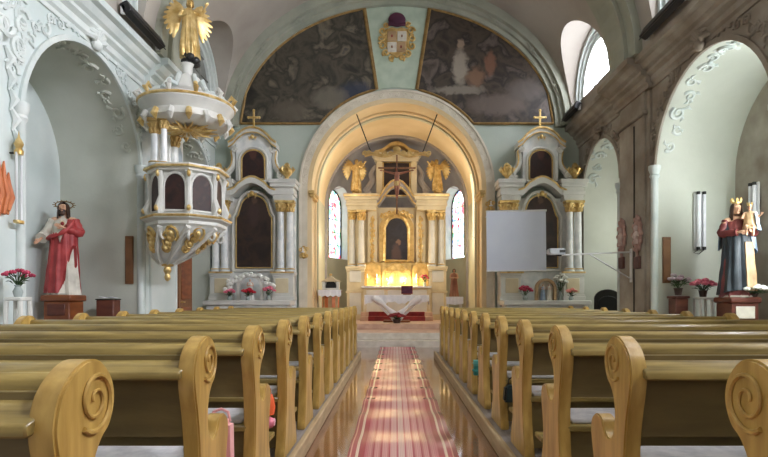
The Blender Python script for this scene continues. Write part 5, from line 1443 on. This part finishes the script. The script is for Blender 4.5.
# brown boards and tube lamps on the jambs
for s,(pxa,pya,pxb,pyb),lab in ((-1,(125,236,133,284),'narrow brown board fixed in the niche beside the red-mantled statue'),(1,(663,237,671,283),'narrow brown board fixed in the niche beside the white flower stool')):
    xA,zA = PX(pxa,pya,9.34); xB,zB = PX(pxb,pyb,9.34)
    t = thing('wall_board', lab, 'board', ((xA+xB)/2, 9.355, zB), 0)
    w_ = (xB-xA)/2
    MB().box(-w_,w_,-.02,.012,0,zA-zB).build('board', M_brown, t, bevel=.006)
    MB().box(-w_*.8,w_*.8,-.026,-.018,.05,zA-zB-.05).build('inset', mat('brown_inset',(126,84,52),(148,102,64),.45), t, bevel=.004)
def tube_lamp(loc, h, rz, lab):
    t = thing('tube_lamp', lab, 'lamp', loc, rz, 'white tube lamps')
    MB().box(-.10,.10,-.02,.015,0,h).build('back_plate', M_silver, t, bevel=.01)
    for q in (-.05,.05):
        a = MB().tube([(q,-.05,.04),(q,-.05,h-.04)], .028, 10).build('tube', M_cloth, t)
        MB().tube([(q,-.05,0),(q,-.05,.05)], .031, 10).build('end_cap', M_dark, a); MB().tube([(q,-.05,h-.05),(q,-.05,h)], .031, 10).build('end_cap', M_dark, a)
    MB().tube([(-.05,-.04,0),(-.12,-.03,-.05),(-.03,-.03,-.07),(.05,-.04,0)], .008, 5).build('lead', M_dark, t)
xA,zA = PX(700,192,9.33); _,zB = PX(700,250,9.33)
tube_lamp((xA, 9.34, zB), zA-zB, 0, 'vertical white tube lamp on the niche wall above the flower stools')
xA,zA = PX(763,182,8.75); _,zB = PX(763,231,8.75)
tube_lamp((5.72, 8.80, zB), zA-zB, R(-90), 'white tube lamp on the niche wall beside the crowned statue')

# ------------------------------------------------------------------ flower stands
def stool(loc, h, w, m_, label, name='stool', cat='stool'):
    t = thing(name, label, cat, loc)
    MB().box(-w,w,-w,w,h-.04,h).build('seat', m_, t, bevel=.01)
    for a in (-1,1):
        for b_ in (-1,1):
            MB().tube([(a*w*1.05,b_*w*1.05,0),(a*w*.78,b_*w*.78,h-.04)], .024, 8).build('leg', m_, t)
        for zf in (.3,.65):
            k = 1.05-.27*zf
            MB().tube([(a*w*k,-w*k,h*zf),(a*w*k,w*k,h*zf)], .014, 6).build('rung', m_, t)
            MB().tube([(-w*k,a*w*k,h*zf),(w*k,a*w*k,h*zf)], .014, 6).build('rung', m_, t)
    return t
zb0 = .0
x, z = PX(703, 297, 9.0)
stool((x, 9.0, zb0), z-zb0, .115, M_white, 'white wooden stool under pink flowers in the niche')
flowers('flower_pot', 'pot of coral pink flowers on the white wooden stool', (x, 9.0, z), M_pink, M_pot, .07,.11,.17,.17,11,.055,seed=21)
x, z = PX(681, 296, 9.05)
t = thing('plant_stand', 'dark wooden plant stand beside the white stool in the niche', 'stand', (x-.02, 9.1, zb0))
MB().box(-.105,.105,-.12,.12,.0,z-zb0-.04).build('box', M_redw, t, bevel=.01)
MB().box(-.125,.125,-.14,.14,z-zb0-.04,z-zb0).build('top', M_redw, t, bevel=.01)
MB().lathe([(.001,0),(.1,0),(.11,.008),(.001,.012)],(0,0,z-zb0),16).build('doily', M_cloth, t)
flowers('flower_pot', 'dark leafy plant with white blooms on the dark wooden stand', (x-.02, 9.1, z+.012), mat('mauve_petals',(120,86,100),(230,220,226),.6,scale=3), M_pot, .07,.12,.22,.19,9,.05,seed=22,leafn=26)
x, z = PX(690, 290, 8.95)
# left niche
x, z = PX(18, 297, 5.9)
stool((x, 5.9, zb0), z-zb0, .095, M_white, 'tall white stool under the flower vase, beside the pier with the orange ornament')
flowers('flower_vase', 'glass vase of magenta flowers on the tall white stool', (x, 5.9, z), M_mixfl, M_glassv, .05,.13,.17,.13,9,.035,seed=30,potm_style='vase')
x, z = PX(110, 300, 9.1)
t = thing('wooden_box_stand', 'dark wooden box stand with a white paper on top, in the niche', 'stand', (x, 9.05, zb0))
MB().box(-.14,.14,-.12,.12,0,z-zb0).build('box', M_redw, t, bevel=.01)
MB().box(-.15,.15,-.13,.13,z-zb0,z-zb0+.02).build('lid', M_dark, t, bevel=.006)
MB().sheet([[(-.11,-.1,z-zb0+.06),(0,-.12,z-zb0+.03),(.11,-.1,z-zb0+.05)],[(-.1,.1,z-zb0+.03),(0,.1,z-zb0+.04),(.12,.1,z-zb0+.03)]],.006).build('paper', M_cloth, t)

# processional lantern and carved ornament at the frame edge
xA, zA = PX(14.5, 136, 6.25); _, zB = PX(14, 224, 6.25)
t = thing('wall_lantern', 'brass-topped white double rod hanging on the wall at the niche edge', 'lamp', (-W+.10, 6.22, zB))
h_ = zA-zB
for q in (-.04,.04): MB().tube([(0,q,.03),(0,q,h_-.2)], .013, 8).build('rod', M_silver, t)
MB().box(-.03,.03,-.06,.06,0,.04).build('foot', M_gold, t, bevel=.008)
MB().lathe([(.001,h_-.22),(.045,h_-.22),(.05,h_-.18),(.03,h_-.15),(.05,h_-.10),(.03,h_-.05),(.015,h_-.03),(.001,h_+.05)],(0,0,0),12).build('finial', M_gold, t)
MB().tube([(-.10,0,h_-.2),(0,0,h_-.2)], .012, 6).build('hook', M_dark, t)
xA, zA = PX(4, 152, 6.0); _, zB = PX(4, 218, 6.0)
t = thing('carved_ornament', 'orange carved wooden flame ornament on the pier at the frame edge', 'ornament', (-W+.09, 5.92, zB))
h_ = zA-zB
for i,(yy,z0,z1) in enumerate(((-.16,.1,.75),(-.06,.0,1),(.03,.05,.85),(.10,.12,.7))):
    MB().tube([(.02,yy,h_*z0),(.035,yy+.03,h_*(z0+(z1-z0)*.35)),(.03,yy-.01,h_*(z0+(z1-z0)*.7)),(.02,yy+.02,h_*z1)], [.03,.045,.035,.008], 8).build('flame', M_terra, t)
MB().obox((.012,-.03,h_*.12),(.024,.34,.09)).build('foot_bar', M_terra, t, bevel=.01)
# dark chair in the far niche
x, z = PX(607, 289, 11.3)
t = thing('arched_chair', 'dark wooden chair with an arched back in the niche behind the pews', 'chair', (W+.02, 11.35, .0))
MB().prism([(-.28,.45),(-.28,z-.18)]+arc(0,z-.2,.28,PI,0,12,.2)[1:-1]+[(.28,z-.18),(.28,.45)],'xz',.18,.24).build('backrest', M_dark, t, bevel=.012)
MB().prism([(-.2,.55),(-.2,z-.26)]+arc(0,z-.27,.2,PI,0,12,.13)[1:-1]+[(.2,z-.26),(.2,.55)],'xz',.155,.185).build('back_pad', M_black, t, bevel=.01)
MB().box(-.29,.29,-.26,.24,.40,.47).build('seat', M_dark, t, bevel=.015)
for a in (-1,1):
    for b_ in (-.22,.2): MB().box(a*.25-.025,a*.25+.025,b_-.025,b_+.025,0,.41).build('leg', M_dark, t)
    MB().box(a*.27-.025,a*.27+.025,-.24,.2,.64,.68).build('armrest', M_dark, t, bevel=.008)
    MB().box(a*.27-.02,a*.27+.02,-.22,-.18,.46,.65).build('arm_post', M_dark, t)
# open door leaf by the pulpit
d_ = MB().box(-W+.02,-W+.07,10.92,11.62,0,2.05).build('door_1', M_brown, bevel=.008); struct(d_)
for zl,zh in ((.2,.9),(1.05,1.9)): MB().box(-W+.065,-W+.085,11.02,11.52,zl,zh).build('door_panel', M_mahog, d_, bevel=.01)
MB().tube([(-W+.07,11.0,1.0),(-W+.12,11.0,1.0),(-W+.12,11.1,1.0)], .012, 6).build('door_handle', M_goldp, d_)
# round dark sconce on the chancel jamb
for q,lab in ((-1,'gilt carved wall bracket on the arch jamb beside the pulpit-side altar'),(1,'gilt carved wall bracket on the arch jamb behind the screen')):
    xq, zq = PX(299 if q<0 else 491, 252 if q<0 else 206, YE-.1)
    t = thing('wall_bracket', lab, 'bracket', (q*(RA+.14), YE-.045, zq), 0, 'gilt brackets on the chancel arch')
    MB().ell((0,-.03,0),(.07,.04,.16),10,8).build('back', M_goldp, t)
    m = MB()
    for s in (-1,1): m.tube([(u,-.05,v) for u,v in spiral((s*.06,.06),.06,1.3,0,12,.8,s)], .018, 5).tube([(u,-.05,v) for u,v in spiral((s*.05,-.09),.05,1.3,1,12,.8,-s)], .016, 5)
    m.tube([(0,-.05,-.12),(0,-.14,-.1),(0,-.16,-.02)], .016, 6)
    m.build('scrollwork', M_gold, t)
    MB().lathe([(.001,0),(.04,0),(.05,.02),(.015,.02),(.013,.12),(.001,.125)],(0,-.16,-.02),10).build('candle', M_cloth, t)
# ------------------------------------------------------------------ to metres
for o in list(sc.objects):
    if o.parent is None and o not in METRES and o.type != 'CAMERA':
        o.location = o.location*K; o.scale = o.scale*K
# ------------------------------------------------------------------ light
w = bpy.data.worlds.new('world'); sc.world = w; w.use_nodes = True
bg = w.node_tree.nodes['Background']; bg.inputs[0].default_value = (*lin((226,220,208)),1); bg.inputs[1].default_value = .48
def lamp(kind, name, loc, energy, col, size=.1, rot=(0,0,0), sy=None):
    l = bpy.data.lights.new(name, kind); l.energy = energy; l.color = lin(col)
    if kind == 'AREA':
        l.size = size
        if sy: l.shape = 'RECTANGLE'; l.size_y = sy
    else: l.shadow_soft_size = size
    o = bpy.data.objects.new(name, l); COL.objects.link(o); o.location = Vector(loc)*K; o.rotation_euler = rot
    return o
for s in (-1,1):
    lamp('POINT','arch_lamp',(s*1.35, 14.7, 4.3), 20, (255,240,220), .03)
    lamp('POINT','chancel_lamp',(s*1.6, 15.0, 2.6), 26, (255,240,218), .03)
for x in (-.55,-.2,.2,.55):
    lamp('POINT','tabernacle_lamp',(x, 16.02, 1.62), 15, (255,226,172), .03)
vs = sc.view_settings
vs.view_transform = 'Standard'; vs.look = 'None'; vs.exposure = 0.2; vs.gamma = 1; vs.use_curve_mapping = False
sc.cycles.max_bounces = 10; sc.cycles.diffuse_bounces = 5
sc.cycles.use_denoising = True
